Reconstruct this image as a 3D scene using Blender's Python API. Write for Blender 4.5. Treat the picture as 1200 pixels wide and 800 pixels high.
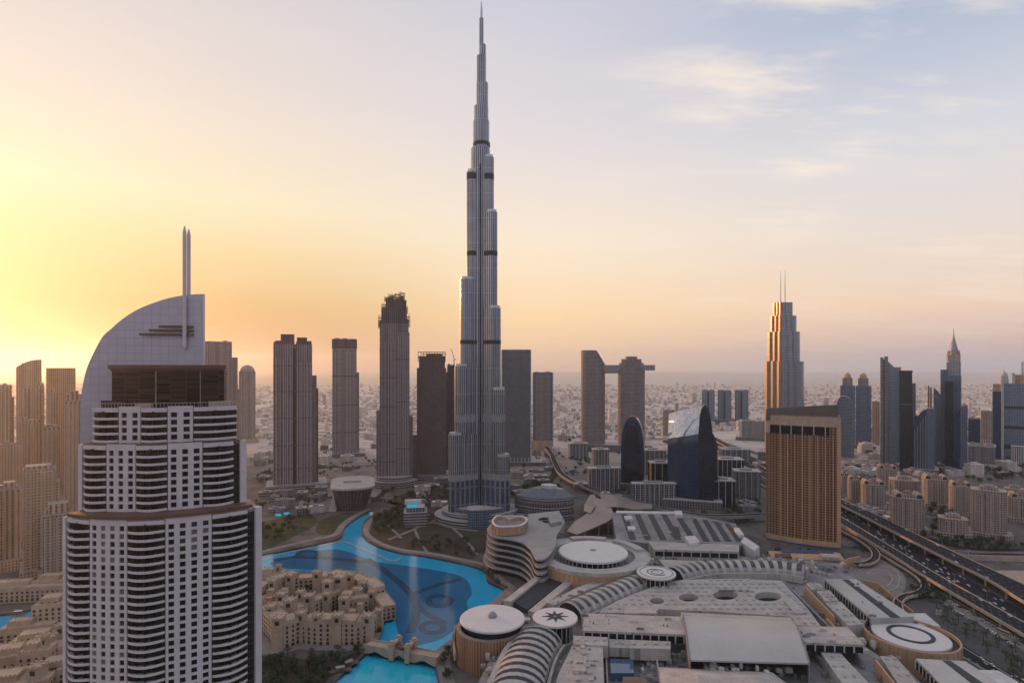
import bpy, math, random
from mathutils import Vector
from mathutils.geometry import tessellate_polygon
R = random.Random(7)
PI = math.pi
for o in list(bpy.data.objects): bpy.data.objects.remove(o)
SC = bpy.context.scene
COL = SC.collection

# ------------------------------------------------------------------ camera
CAM_H, FPX, HOR = 242.0, 680.0, 430.0
cd = bpy.data.cameras.new("camera"); cam = bpy.data.objects.new("camera", cd); COL.objects.link(cam)
cam.location = (0, 0, CAM_H); cam.rotation_euler = (PI/2, 0, 0)
cd.sensor_width = 36; cd.lens = 36*FPX/1200; cd.shift_y = 0.025
cd.clip_start = 1; cd.clip_end = 300000
SC.camera = cam

# ------------------------------------------------------------------ sky, sun, exposure
SUN_AZ, SUN_EL = -48.0, 7.0                # degrees; azimuth measured from +Y, negative is to the left
SUN_POWER, SKY_STRENGTH, HAZE = 2.5, 0.112, 0.000042
def lin(c):
    return tuple(((v/255)/12.92 if v/255 <= .04045 else ((v/255+.055)/1.055)**2.4) for v in c) + (1,)
sd = Vector((math.sin(math.radians(SUN_AZ))*math.cos(math.radians(SUN_EL)), math.cos(math.radians(SUN_AZ))*math.cos(math.radians(SUN_EL)), math.sin(math.radians(SUN_EL))))
sl = bpy.data.lights.new("sun", 'SUN'); sun = bpy.data.objects.new("sun", sl); COL.objects.link(sun)
sl.energy = SUN_POWER; sl.angle = math.radians(0.6); sl.color = (1, .46, .17)
sun.rotation_euler = sd.to_track_quat('Z', 'Y').to_euler()
sun.location = (-3000, 3000, 2000)

class NT:
    """small helper for building node trees"""
    def __init__(s, tree): s.t = tree; s.n = tree.nodes; s.l = tree.links
    def new(s, kind, **kw):
        n = s.n.new(kind)
        for k, v in kw.items(): setattr(n, k, v)
        return n
    def put(s, sock, v):
        if isinstance(v, bpy.types.NodeSocket): s.l.new(v, sock)
        elif v is not None:
            if hasattr(sock.default_value, '__len__') and not hasattr(v, '__len__'): v = (v,)*len(sock.default_value)
            if hasattr(sock.default_value, '__len__') and len(sock.default_value) == 4 and len(v) == 3: v = tuple(v)+(1,)
            sock.default_value = v
    def m(s, op, a, b=None, c=None, clamp=False):
        n = s.new('ShaderNodeMath', operation=op, use_clamp=clamp)
        s.put(n.inputs[0], a)
        if b is not None: s.put(n.inputs[1], b)
        if c is not None: s.put(n.inputs[2], c)
        return n.outputs[0]
    def mix(s, f, a, b, mode='MIX'):
        n = s.new('ShaderNodeMix', data_type='RGBA', blend_type=mode)
        s.put(n.inputs[0], f); s.put(n.inputs[6], a); s.put(n.inputs[7], b)
        return n.outputs[2]
    def mapr(s, v, a, b, c, d, smooth=False):
        n = s.new('ShaderNodeMapRange', interpolation_type='SMOOTHSTEP' if smooth else 'LINEAR')
        s.put(n.inputs[0], v)
        for i, q in enumerate((a, b, c, d)): n.inputs[1+i].default_value = q
        return n.outputs[0]
    def ramp(s, v, stops):
        n = s.new('ShaderNodeValToRGB'); cr = n.color_ramp
        while len(cr.elements) < len(stops): cr.elements.new(.5)
        for e, (p, c) in zip(cr.elements, stops): e.position = p; e.color = c if len(c) == 4 else tuple(c)+(1,)
        s.put(n.inputs[0], v); return n.outputs[0]
    def noise(s, vec, scale, detail=3, rough=.55):
        n = s.new('ShaderNodeTexNoise'); s.put(n.inputs['Vector'], vec); n.inputs['Scale'].default_value = scale
        n.inputs['Detail'].default_value = detail; n.inputs['Roughness'].default_value = rough
        return n.outputs[0]

W = bpy.data.worlds.new("World"); SC.world = W; W.use_nodes = True
t = NT(W.node_tree); t.n.clear()
geo = t.new('ShaderNodeTexCoord').outputs['Generated']
sp = t.new('ShaderNodeSeparateXYZ'); t.put(sp.inputs[0], geo); dx, dy, dz = sp.outputs
e = t.m('SQRT', t.m('MAXIMUM', dz, 0))
hl = t.m('SQRT', t.m('ADD', t.m('ADD', t.m('MULTIPLY', dx, dx), t.m('MULTIPLY', dy, dy)), 1e-5))
sx, sy = math.sin(math.radians(SUN_AZ)), math.cos(math.radians(SUN_AZ))
ca = t.m('DIVIDE', t.m('ADD', t.m('MULTIPLY', dx, sx), t.m('MULTIPLY', dy, sy)), hl)
r_sun = t.ramp(e, [(0, lin((130,74,36))), (.17, lin((150,98,44))), (.3, lin((190,150,84))), (.42, lin((222,198,144))), (.5, lin((235,220,184))), (.62, lin((224,211,200))), (.8, lin((198,193,202))), (1, lin((182,180,190)))])
r_mid = t.ramp(e, [(0, lin((222,178,150))), (.12, lin((242,196,152))), (.3, lin((248,212,160))), (.46, lin((242,224,200))), (.6, lin((220,211,211))), (.75, lin((192,193,208))), (1, lin((178,178,188)))])
r_side = t.ramp(e, [(0, lin((172,162,178))), (.1, lin((184,166,174))), (.19, lin((214,182,170))), (.3, lin((238,206,178))), (.44, lin((226,213,204))), (.56, lin((208,208,214))), (.7, lin((156,173,198))), (.85, lin((172,176,190))), (1, lin((178,177,184)))])
r_back = t.ramp(e, [(0, lin((106,108,142))), (.2, lin((144,144,176))), (.35, lin((164,163,189))), (.6, lin((170,173,194))), (1, lin((172,178,197)))])
c1 = t.mix(t.mapr(ca, .62, .995, 0, 1, True), r_mid, r_sun)
c2 = t.mix(t.mapr(ca, .05, .70, 0, 1, True), r_side, c1)
c3 = t.mix(t.mapr(ca, -.75, .05, 0, 1, True), r_back, c2)
# wisps of high cloud, laid out on a plane far above
zz = t.m('ADD', t.m('MAXIMUM', dz, 0), .12)
cv = t.new('ShaderNodeCombineXYZ'); t.put(cv.inputs[0], t.m('MULTIPLY', t.m('DIVIDE', dx, zz), .9)); t.put(cv.inputs[1], t.m('MULTIPLY', t.m('DIVIDE', dy, zz), 2.6)); cv.inputs[2].default_value = 4.2
n1 = t.noise(cv.outputs[0], 1.15, 7, .62)
cv2 = t.new('ShaderNodeCombineXYZ'); t.put(cv2.inputs[0], t.m('DIVIDE', dx, zz)); t.put(cv2.inputs[1], t.m('DIVIDE', dy, zz)); cv2.inputs[2].default_value = 1.5
n2 = t.noise(cv2.outputs[0], .8, 3, .5)
cl = t.m('MULTIPLY', t.mapr(n1, .46, .70, 0, 1, True), t.mapr(n2, .36, .56, .1, 1, True))
cl = t.m('MULTIPLY', cl, t.mapr(t.m('DIVIDE', dx, hl), .08, .42, .12, 1.25, True))
cl = t.m('MULTIPLY', cl, t.mapr(dz, .05, .22, .15, .8, True))
c4 = t.mix(cl, c3, lin((243,228,212)))
sk = t.new('ShaderNodeTexSky', sky_type='NISHITA'); sk.sun_disc = False
sk.sun_elevation = math.radians(SUN_EL); sk.sun_rotation = math.radians(SUN_AZ); sk.altitude = 240; sk.air_density = 1; sk.dust_density = 2.0; sk.ozone_density = 1.5
c5 = t.mix(.06, t.mix(1, c4, (10.0,)*3, 'MULTIPLY'), sk.outputs[0])
bg = t.new('ShaderNodeBackground'); t.put(bg.inputs[0], c5); bg.inputs[1].default_value = SKY_STRENGTH
t.l.new(bg.outputs[0], t.new('ShaderNodeOutputWorld').inputs[0])

vs = SC.view_settings; vs.view_transform = 'Standard'; vs.look = 'None'; vs.exposure = 0.08; vs.gamma = 1; vs.use_curve_mapping = False
SC.render.engine = 'CYCLES'
cy = SC.cycles; cy.use_denoising = True; cy.max_bounces = 5; cy.diffuse_bounces = 2; cy.glossy_bounces = 3; cy.transmission_bounces = 3; cy.transparent_max_bounces = 8; cy.volume_bounces = 2
cy.caustics_reflective = False; cy.caustics_refractive = False; cy.sample_clamp_indirect = 4

# ------------------------------------------------------------------ geometry helpers
def G(px, py, z=0.0):                       # where the ray through a photo point meets height z
    Y = (CAM_H - z)*FPX/(py-HOR); return ((px-600)/FPX*Y, Y)
def HZ(py, Y): return CAM_H - (py-HOR)/FPX*Y
def GP(pts, z=0.0): return [G(x, y, z) for x, y in pts]
def area(p): return sum(p[i][0]*p[(i+1) % len(p)][1]-p[(i+1) % len(p)][0]*p[i][1] for i in range(len(p)))/2
def ccw(p): return list(p) if area(p) > 0 else list(reversed(p))
def ell(cx, cy, rx, ry, n=32, a0=0.0): return [(cx+rx*math.cos(a0+2*PI*i/n), cy+ry*math.sin(a0+2*PI*i/n)) for i in range(n)]
def rect(x0, x1, y0, y1): return [(x0, y0), (x1, y0), (x1, y1), (x0, y1)]
def rrect(x0, x1, y0, y1, r, n=5):
    p = []
    for cx, cy, a in ((x1-r, y0+r, -PI/2), (x1-r, y1-r, 0), (x0+r, y1-r, PI/2), (x0+r, y0+r, PI)):
        p += [(cx+r*math.cos(a+PI/2*i/n), cy+r*math.sin(a+PI/2*i/n)) for i in range(n+1)]
    return p
def smooth(pts, n=6, closed=False):         # Catmull-Rom
    out = []; L = len(pts); rng = range(L) if closed else range(L-1)
    g = (lambda i: pts[i % L]) if closed else (lambda i: pts[min(max(i, 0), L-1)])
    for i in rng:
        p0, p1, p2, p3 = g(i-1), g(i), g(i+1), g(i+2)
        for k in range(n):
            u = k/n
            out.append(tuple(.5*((2*b)+(-a+c)*u+(2*a-5*b+4*c-d)*u*u+(-a+3*b-3*c+d)*u**3) for a, b, c, d in zip(p0, p1, p2, p3)))
    if not closed: out.append(tuple(pts[-1]))
    return out
def resample(pts, step=None, n=None):
    d = [0]
    for a, b in zip(pts, pts[1:]): d.append(d[-1]+math.dist(a, b))
    n = n or max(1, int(d[-1]/step)); out = []; j = 0
    for i in range(n+1):
        s = d[-1]*i/n
        while j < len(d)-2 and d[j+1] < s: j += 1
        u = (s-d[j])/max(1e-9, d[j+1]-d[j]); out.append(tuple(a+(b-a)*u for a, b in zip(pts[j], pts[j+1])))
    return out
def inside(p, poly):
    c = False
    for i in range(len(poly)):
        a, b = poly[i], poly[i-1]
        if (a[1] > p[1]) != (b[1] > p[1]) and p[0] < (b[0]-a[0])*(p[1]-a[1])/(b[1]-a[1])+a[0]: c = not c
    return c
def offset(path, d):                        # sideways copy of a polyline (positive is to the right of travel)
    out = []
    for i in range(len(path)):
        a, b = path[max(0, i-1)], path[min(len(path)-1, i+1)]
        l = max(1e-9, math.hypot(b[0]-a[0], b[1]-a[1])); out.append((path[i][0]+(b[1]-a[1])/l*d, path[i][1]-(b[0]-a[0])/l*d))
    return out

class MB:
    """collects shapes and links them as ONE mesh object; walls carry UVs in metres"""
    def __init__(s): s.v = []; s.f = []; s.uv = []; s.mi = []; s.k = 0
    def mat(s, k): s.k = k; return s
    def face(s, pts, uv=None):
        b = len(s.v); s.v += [tuple(p) for p in pts]; s.f.append(tuple(range(b, b+len(pts))))
        s.uv += uv if uv else [(p[0], p[1]) for p in pts]; s.mi.append(s.k); return s
    def prism(s, poly, z0, z1, top=None, cap=True, bottom=False, u0=0.0):
        if area(poly) < 0:
            poly = list(reversed(poly)); top = list(reversed(top)) if top else None
        t_ = top or poly; n = len(poly); u = u0
        zt = z1 if callable(z1) else (lambda x, y: z1)
        for i in range(n):
            j = (i+1) % n; a, b, c, d = poly[i], poly[j], t_[j], t_[i]; w = math.dist(a, b)
            zc, zd = zt(*c), zt(*d)
            s.face([(a[0], a[1], z0), (b[0], b[1], z0), (c[0], c[1], zc), (d[0], d[1], zd)], [(u, z0), (u+w, z0), (u+w, zc), (u, zd)]); u += w
        if cap: s.face([(x, y, zt(x, y)) for x, y in t_])
        if bottom: s.face([(x, y, z0) for x, y in reversed(poly)])
        return s
    def box(s, x0, x1, y0, y1, z0, z1, bottom=True): return s.prism(rect(x0, x1, y0, y1), z0, z1, bottom=bottom)
    def obox(s, c, ux, lx, ly, z0, z1):      # box along direction ux
        l = math.hypot(*ux); ux = (ux[0]/l, ux[1]/l); uy = (-ux[1], ux[0])
        return s.prism([(c[0]+a*lx/2*ux[0]+b*ly/2*uy[0], c[1]+a*lx/2*ux[1]+b*ly/2*uy[1]) for a, b in ((-1,-1),(1,-1),(1,1),(-1,1))], z0, z1, bottom=True)
    def holes(s, outer, holes, z0, z1, wall_bottom=None):   # slab with holes cut through
        loops = [ccw(outer)]+[list(reversed(ccw(h))) for h in holes]
        vl = [[Vector((x, y, 0)) for x, y in l] for l in loops]; flat = [p for l in loops for p in l]
        for tr in tessellate_polygon(vl):
            p = [flat[i] for i in tr]
            if area(p) < 0: p.reverse()
            s.face([(x, y, z1) for x, y in p])
        for l in loops:
            u = 0
            for i in range(len(l)):
                a, b = l[i], l[(i+1) % len(l)]; w = math.dist(a, b)
                s.face([(a[0], a[1], z0), (b[0], b[1], z0), (b[0], b[1], z1), (a[0], a[1], z1)], [(u, z0), (u+w, z0), (u+w, z1), (u, z1)]); u += w
        return s
    def lathe(s, cx, cy, prof, n=24):        # profile of (radius, z) from bottom to top
        for (r0, z0), (r1, z1) in zip(prof, prof[1:]):
            for i in range(n):
                a, b = 2*PI*i/n, 2*PI*(i+1)/n
                q = [(cx+r0*math.cos(a), cy+r0*math.sin(a), z0), (cx+r0*math.cos(b), cy+r0*math.sin(b), z0), (cx+r1*math.cos(b), cy+r1*math.sin(b), z1), (cx+r1*math.cos(a), cy+r1*math.sin(a), z1)]
                rm = max(r0, r1); uv = [(rm*a, z0), (rm*b, z0), (rm*b, z1), (rm*a, z1)]
                if r0 < 1e-6: q.pop(1); uv.pop(1)
                elif r1 < 1e-6: q.pop(2); uv.pop(2)
                s.face(q, uv)
        return s
    def tube(s, path, r, n=6):
        path = [Vector(p) for p in path]; rings = []
        rr = r if isinstance(r, (list, tuple)) else [r]*len(path)
        for i, p in enumerate(path):
            d = (path[min(i+1, len(path)-1)]-path[max(i-1, 0)]).normalized()
            a = d.cross(Vector((0, 0, 1)) if abs(d.z) < .95 else Vector((1, 0, 0))).normalized(); b = a.cross(d)
            rings.append([p+(a*math.cos(2*PI*k/n)+b*math.sin(2*PI*k/n))*rr[i] for k in range(n)])
        for A, B in zip(rings, rings[1:]):
            for k in range(n): s.face([A[k], B[k], B[(k+1) % n], A[(k+1) % n]])
        s.face(list(rings[0])); s.face(list(reversed(rings[-1]))); return s
    def ribbon(s, left, right, z0, z1):      # solid band between two polylines of equal length
        zf = lambda z, i: z[i] if isinstance(z, (list, tuple)) else z
        N = len(left); u = 0
        for i in range(N-1):
            l0, l1, r0, r1 = left[i], left[i+1], right[i], right[i+1]; w = math.dist(l0, l1); ww = math.dist(l0, r0)
            a0, a1, b0, b1 = zf(z0, i), zf(z0, i+1), zf(z1, i), zf(z1, i+1)
            s.face([(*l0, b0), (*r0, b0), (*r1, b1), (*l1, b1)], [(u, 0), (u, ww), (u+w, ww), (u+w, 0)])
            s.face([(*l0, a0), (*l1, a1), (*r1, a1), (*r0, a0)])
            s.face([(*l0, a0), (*l0, b0), (*l1, b1), (*l1, a1)], [(u, a0), (u, b0), (u+w, b1), (u+w, a1)])
            s.face([(*r0, a0), (*r1, a1), (*r1, b1), (*r0, b0)], [(u, a0), (u+w, a1), (u+w, b1), (u, b0)]); u += w
        for i, fl in ((0, 0), (N-1, 1)):
            q = [(*left[i], zf(z0, i)), (*right[i], zf(z0, i)), (*right[i], zf(z1, i)), (*left[i], zf(z1, i))]
            s.face(q if not fl else q[::-1])
        return s
    def build(s, name, mats, parent=None, world=False, shade=False, weld=False):
        me = bpy.data.meshes.new(name)
        v = s.v
        if parent is not None and world: ox, oy, oz = parent['org']; v = [(x-ox, y-oy, z-oz) for x, y, z in v]
        me.from_pydata(v, [], s.f)
        ul = me.uv_layers.new(name="metres"); ul.data.foreach_set("uv", [c for p in s.uv for c in p])
        me.polygons.foreach_set("material_index", s.mi)
        for m_ in (mats if isinstance(mats, (list, tuple)) else [mats]): me.materials.append(m_)
        if shade or weld:
            import bmesh
            bm = bmesh.new(); bm.from_mesh(me); bmesh.ops.remove_doubles(bm, verts=bm.verts, dist=.002); bm.to_mesh(me); bm.free()
            if shade: me.polygons.foreach_set("use_smooth", [True]*len(me.polygons)); me.set_sharp_from_angle(angle=math.radians(40))
        me.update()
        o = bpy.data.objects.new(name, me); COL.objects.link(o)
        if parent is not None: o.parent = parent
        return o
def tag(o, label=None, cat=None, group=None, kind=None):
    for k, x in (('label', label), ('category', cat), ('group', group), ('kind', kind)):
        if x: o[k] = x
    return o
def thing(name, label, cat, loc=(0, 0, 0), rz=0.0, group=None):
    o = bpy.data.objects.new(name, None); COL.objects.link(o); o.empty_display_size = 1
    o.location = loc; o.rotation_euler = (0, 0, rz); o['org'] = tuple(float(c) for c in loc)
    return tag(o, label, cat, group)
def copy_thing(src, loc, rz=0.0, label=None, scale=1.0):
    c = src.copy(); COL.objects.link(c); c.location = loc; c.rotation_euler = (0, 0, rz); c.scale = (scale,)*3
    if label: c['label'] = label
    for ch in src.children:
        k = ch.copy(); COL.objects.link(k); k.parent = c
        for g in ch.children:
            q = g.copy(); COL.objects.link(q); q.parent = k
    return c
class Site:
    """a spot at distance Y behind photo column px; local x runs across the view, y away from it"""
    def __init__(s, name, label, cat, px, Y, group=None, turn=0.0):
        s.px, s.Y = px, Y; X = (px-600)/FPX*Y; s.al = -math.atan2(X, Y); s.k = Y*math.cos(s.al)/FPX
        s.root = thing(name, label, cat, (X, Y, 0), s.al+math.radians(turn), group)
    def x(s, px): return (px-s.px)*s.k
    def z(s, py): return HZ(py, s.Y)
    def part(s, name, mb, mat, label=None, parent=None, shade=False):
        o = mb.build(name, mat, parent or s.root, shade=shade)
        if label: o['label'] = label
        return o
    def block(s, name, xl, xr, yt, d0, d1, mat, yb=None, r=0, label=None):
        mb = MB(); x0, x1 = s.x(xl), s.x(xr)
        mb.prism(rrect(x0, x1, d0, d1, r) if r else rect(x0, x1, d0, d1), 0 if yb is None else s.z(yb), s.z(yt), bottom=yb is not None)
        return s.part(name, mb, mat, label)
    def plant(s, xl, xr, yt, d0, d1, n=3):   # roof plant boxes and a parapet
        z = s.z(yt); x0, x1 = s.x(xl), s.x(xr); mb = MB()
        for q in ((x0+.2, x1-.2, d0+.2, d0+.7), (x0+.2, x1-.2, d1-.7, d1-.2), (x0+.2, x0+.7, d0+.8, d1-.8), (x1-.7, x1-.2, d0+.8, d1-.8)): mb.box(*q, z-.1, z+1.3)
        s.part('parapet', mb, M['concrete'])
        for i in range(n):
            w, d = (x1-x0)*R.uniform(.15, .3), (d1-d0)*R.uniform(.2, .4); cx, cy = x0+(x1-x0)*(i+.5+R.uniform(-.2, .2))/n, R.uniform(d0+(d1-d0)*.3, d1-(d1-d0)*.3)
            s.part('roof_plant', MB().box(cx-w/2, cx+w/2, cy-d/2, cy+d/2, z-.2, z+R.uniform(2.5, 5)), M['plant'])

# ------------------------------------------------------------------ materials
M = {}
def principled(name):
    m = bpy.data.materials.new(name); m.use_nodes = True; t = NT(m.node_tree); b = t.n['Principled BSDF']; return m, t, b
def plain(key, col, rough=.8, metal=0.0, var=.18, scale=.15, spec=.3, bump=0.0, seam=0):
    m, t, b = principled(key); g = t.new('ShaderNodeNewGeometry').outputs['Position']
    a = t.noise(g, scale, 5, .6); c = t.noise(g, scale*9, 3, .6)
    f = t.m('ADD', t.mapr(a, .3, .7, 1-var, 1+var), t.mapr(c, .3, .7, -var*.5, var*.5))
    v = t.new('ShaderNodeCombineXYZ')
    if seam:                                 # panel joints and water stains of a flat roof
        bk = t.new('ShaderNodeTexBrick'); t.put(bk.inputs['Vector'], g); bk.inputs['Scale'].default_value = 1/seam; bk.inputs['Mortar Size'].default_value = .022; bk.inputs['Brick Width'].default_value = 1.6; bk.inputs['Row Height'].default_value = 1
        bk.inputs['Color1'].default_value = (1,1,1,1); bk.inputs['Color2'].default_value = (.86,.86,.86,1); bk.inputs['Mortar'].default_value = (.52,.52,.52,1)
        st = t.noise(g, .09, 8, .7); f = t.m('MULTIPLY', t.m('MULTIPLY', f, bk.outputs[0]), t.mapr(st, .3, .6, .84, 1.03))
    for i in range(3): t.put(v.inputs[i], f)
    t.put(b.inputs['Base Color'], t.mix(1, tuple(col)+(1,), v.outputs[0], 'MULTIPLY'))
    b.inputs['Roughness'].default_value = rough; b.inputs['Metallic'].default_value = metal; b.inputs['Specular IOR Level'].default_value = spec
    if bump:
        bn = t.new('ShaderNodeBump'); bn.inputs['Strength'].default_value = .5; bn.inputs['Distance'].default_value = bump
        t.put(bn.inputs['Height'], c); t.l.new(bn.outputs[0], b.inputs['Normal'])
    M[key] = m; return m
def facade(key, wall, glass, bw=3.0, fh=3.6, wx=.6, wy=.6, rw=.7, rg=.12, metal=0.0, gmetal=.0, var=.35, colvar=.12, roof=(.26,.24,.23), wspec=.3, lit=0.0, diag=False, island=0.0):
    m, t, b = principled(key); uv = t.new('ShaderNodeUVMap').outputs[0]
    s = t.new('ShaderNodeSeparateXYZ'); t.put(s.inputs[0], uv); u, v = s.outputs[0], s.outputs[1]
    if diag: u, v = t.m('ADD', u, v), t.m('SUBTRACT', v, u)
    U, V = t.m('DIVIDE', u, bw), t.m('DIVIDE', v, fh)
    fu, fv, iu, iv = t.m('FRACT', U), t.m('FRACT', V), t.m('FLOOR', U), t.m('FLOOR', V)
    a = t.m('LESS_THAN', t.m('ABSOLUTE', t.m('SUBTRACT', fu, .5)), wx/2); c = t.m('LESS_THAN', t.m('ABSOLUTE', t.m('SUBTRACT', fv, .5)), wy/2)
    win = t.m('MULTIPLY', a, c)
    cc = t.new('ShaderNodeCombineXYZ'); t.put(cc.inputs[0], iu); t.put(cc.inputs[1], iv)
    wn = t.new('ShaderNodeTexWhiteNoise', noise_dimensions='2D'); t.put(wn.inputs['Vector'], cc.outputs[0]); rnd = wn.outputs[0]
    wc = t.new('ShaderNodeTexWhiteNoise', noise_dimensions='1D'); t.put(wc.inputs['W'], t.m('FLOOR', t.m('DIVIDE', U, 2))); rc = wc.outputs[0]
    P = t.new('ShaderNodeNewGeometry'); nz = t.noise(P.outputs['Position'], .06, 4, .6)
    k = t.m('MULTIPLY', t.mapr(rc, 0, 1, 1-colvar, 1+colvar), t.mapr(nz, .3, .7, .86, 1.14))
    kw = t.new('ShaderNodeCombineXYZ'); [t.put(kw.inputs[i], k) for i in range(3)]
    kg = t.new('ShaderNodeCombineXYZ'); g_ = t.mapr(rnd, 0, 1, 1-var, 1+var); [t.put(kg.inputs[i], g_) for i in range(3)]
    col = t.mix(win, t.mix(1, tuple(wall)+(1,), kw.outputs[0], 'MULTIPLY'), t.mix(1, tuple(glass)+(1,), kg.outputs[0], 'MULTIPLY'))
    isl = t.mapr(P.outputs['Random Per Island'], 0, 1, 1-island, 1+island*.3); ki = t.new('ShaderNodeCombineXYZ'); [t.put(ki.inputs[i], isl) for i in range(3)]
    if island: col = t.mix(1, col, ki.outputs[0], 'MULTIPLY')
    ns = t.new('ShaderNodeSeparateXYZ'); t.put(ns.inputs[0], P.outputs['True Normal']); isr = t.m('GREATER_THAN', ns.outputs[2], .7)
    rf = t.mix(1, tuple(roof)+(1,), t.mix(t.noise(P.outputs['Position'], .25, 4, .6), (.6,.6,.6,1), (1.4,1.4,1.4,1)), 'MULTIPLY')
    t.put(b.inputs['Base Color'], t.mix(isr, col, t.mix(1, rf, ki.outputs[0], 'MULTIPLY') if island else rf))
    nr = t.m('SUBTRACT', 1, isr)
    t.put(b.inputs['Roughness'], t.m('MAXIMUM', t.m('MULTIPLY', isr, .85), t.m('ADD', rw, t.m('MULTIPLY', win, rg-rw))))
    t.put(b.inputs['Metallic'], t.m('MULTIPLY', nr, t.m('ADD', metal, t.m('MULTIPLY', win, gmetal-metal))))
    t.put(b.inputs['Specular IOR Level'], t.m('ADD', wspec, t.m('MULTIPLY', win, .5-wspec)))
    bn = t.new('ShaderNodeBump'); bn.inputs['Strength'].default_value = .35; bn.inputs['Distance'].default_value = .4
    t.put(bn.inputs['Height'], t.m('MULTIPLY', nr, t.m('SUBTRACT', 1, win))); t.l.new(bn.outputs[0], b.inputs['Normal'])
    if lit:
        on = t.m('MULTIPLY', t.m('MULTIPLY', win, nr), t.m('GREATER_THAN', rnd, 1-lit))
        b.inputs['Emission Color'].default_value = (1, .62, .28, 1); t.put(b.inputs['Emission Strength'], t.m('MULTIPLY', on, .5))
    M[key] = m; return m
plain('concrete', (.34,.31,.29)); plain('plant', (.27,.26,.26), .6); plain('white_wall', (.64,.585,.58), .6, var=.09)
plain('roof_pale', (.47,.43,.40), .75, var=.12, scale=.05, seam=5); plain('roof_grey', (.25,.24,.245), .7, var=.25, scale=.06, seam=7); plain('roof_metal', (.42,.41,.40), .42, .3, var=.08, scale=.03); plain('tarmac_pale', (.10,.098,.10), .9, var=.25, spec=.1); plain('kerb_pale', (.36,.33,.31), .8); plain('fin_mauve', (.40,.345,.335), .7); plain('disc_white', (.62,.585,.57), .6, var=.05, scale=.1); plain('crown_dark', (.13,.105,.10), .6); plain('terrace_slab', (.30,.285,.285), .7, var=.12)
plain('storey_glass', (.02,.016,.014), .12, spec=.5, var=.4, scale=.2)
plain('roof_dark', (.035,.04,.055), .65); plain('vault_glass', (.055,.06,.075), .3); plain('dark_gap', (.035,.035,.04), .6); plain('steel', (.55,.55,.57), .35, .8, var=.06)
plain('dark_glass', (.012,.013,.018), .12, spec=.4, var=.1); plain('brown_glass', (.05,.03,.022), .10, spec=.7, var=.3, scale=.12)
plain('orange_wall', (.50,.31,.185), .75, var=.14, scale=.08); plain('sand_wall', (.43,.325,.24), .85, var=.16); plain('sand_roof', (.40,.31,.235), .9, var=.2)
plain('sand_rose', (.42,.28,.20), .85, var=.18); plain('sand_pale', (.48,.375,.275), .85, var=.16)
plain('bronze', (.17,.105,.075), .5, .3); plain('asphalt', (.030,.031,.038), .9, var=.25, spec=.08); plain('paving', (.22,.195,.18), .85, var=.25, scale=.08); plain('parapet_stone', (.42,.33,.26), .8)
plain('marking', (.7,.7,.68), .7, var=.05); plain('trunk', (.10,.07,.05), .9); plain('dark_frame', (.03,.03,.034), .4); plain('rail_pale', (.50,.47,.44), .6)
plain('lawn', (.045,.05,.024), .95, var=.45, scale=.06); plain('scrub', (.048,.040,.027), .95, var=.4, scale=.05); plain('white_roof', (.64,.61,.60), .6, var=.06, scale=.1, seam=6)
plain('slate_roof', (.11,.135,.165), .3, .2); plain('pink_canopy', (.27,.21,.19), .4, .3, var=.08); plain('blue_glass', (.05,.11,.2), .08, spec=.7, var=.15); plain('shade_sail', (.70,.68,.66), .7)
for key, c, v in (('leaf', (.045,.062,.026), .5), ('palm_leaf', (.05,.06,.028), .4)): plain(key, c, .8, var=v, scale=.35)
facade('f_burj', (.39,.395,.42), (.11,.13,.165), 3.4, 40, .55, .985, .34, .14, .8, .45, .25, .22, (.3,.3,.31), .5)
facade('f_burj_base', (.22,.24,.28), (.06,.085,.12), 8.5, 26, .62, .93, .4, .15, .4, .2, .2, .15)
facade('f_mauve', (.27,.235,.245), (.07,.065,.078), 4.4, 3.6, .62, .74, .7, .2, var=.5, colvar=.28)
facade('f_mauve_dark', (.125,.10,.105), (.03,.026,.032), 4.0, 3.6, .66, .66, .7, .25, var=.5, colvar=.3)
facade('f_greybrown', (.27,.25,.255), (.09,.085,.095), 3.0, 3.5, .55, .62, .7, .2, var=.5, colvar=.25)
facade('f_lattice', (.145,.115,.11), (.055,.045,.05), 5.2, 5.2, .6, .6, .6, .25, var=.45, colvar=.05, diag=True)
facade('f_lattice_blue', (.17,.17,.19), (.06,.065,.085), 5.2, 5.2, .62, .62, .55, .2, var=.4, colvar=.05, diag=True)
facade('f_panelled', (.27,.225,.21), (.11,.10,.11), 3.0, 3.8, .7, .58, .6, .2, var=.5, colvar=.12)
facade('f_navy', (.03,.05,.095), (.014,.036,.085), 3.0, 3.8, .86, .82, .3, .05, .2, .0, .35, .1, (.12,.12,.13), .6)
facade('f_sky_reflection', (.40,.40,.41), (.56,.55,.55), 3.0, 3.8, .9, .86, .2, .05, .7, .85, .18, .05, (.30,.34,.42), .6)  # pale material that carries the sky reflection on the upper bowed shell
facade('f_black', (.018,.024,.04), (.012,.02,.036), 3.0, 3.8, .84, .8, .3, .07, .2, .0, .4, .1, (.1,.1,.11), .6)
facade('f_bluegrey', (.16,.195,.26), (.045,.08,.145), 3.2, 3.8, .72, .7, .4, .1, .2, .1, .4, .12, wspec=.5)
facade('f_paleglass', (.23,.28,.35), (.11,.165,.24), 3.2, 3.9, .8, .76, .35, .06, .3, .3, .3, .1, wspec=.6)
facade('f_hotel_brown', (.28,.155,.085), (.05,.03,.02), 4.2, 3.5, .66, .60, .6, .15, var=.4, colvar=.10, roof=(.2,.17,.15))
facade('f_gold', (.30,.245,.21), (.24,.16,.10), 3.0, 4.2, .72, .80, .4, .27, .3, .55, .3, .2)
facade('f_silver', (.36,.37,.40), (.13,.15,.19), 3.0, 4.0, .55, .74, .4, .1, .6, .3, .3, .1)
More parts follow.
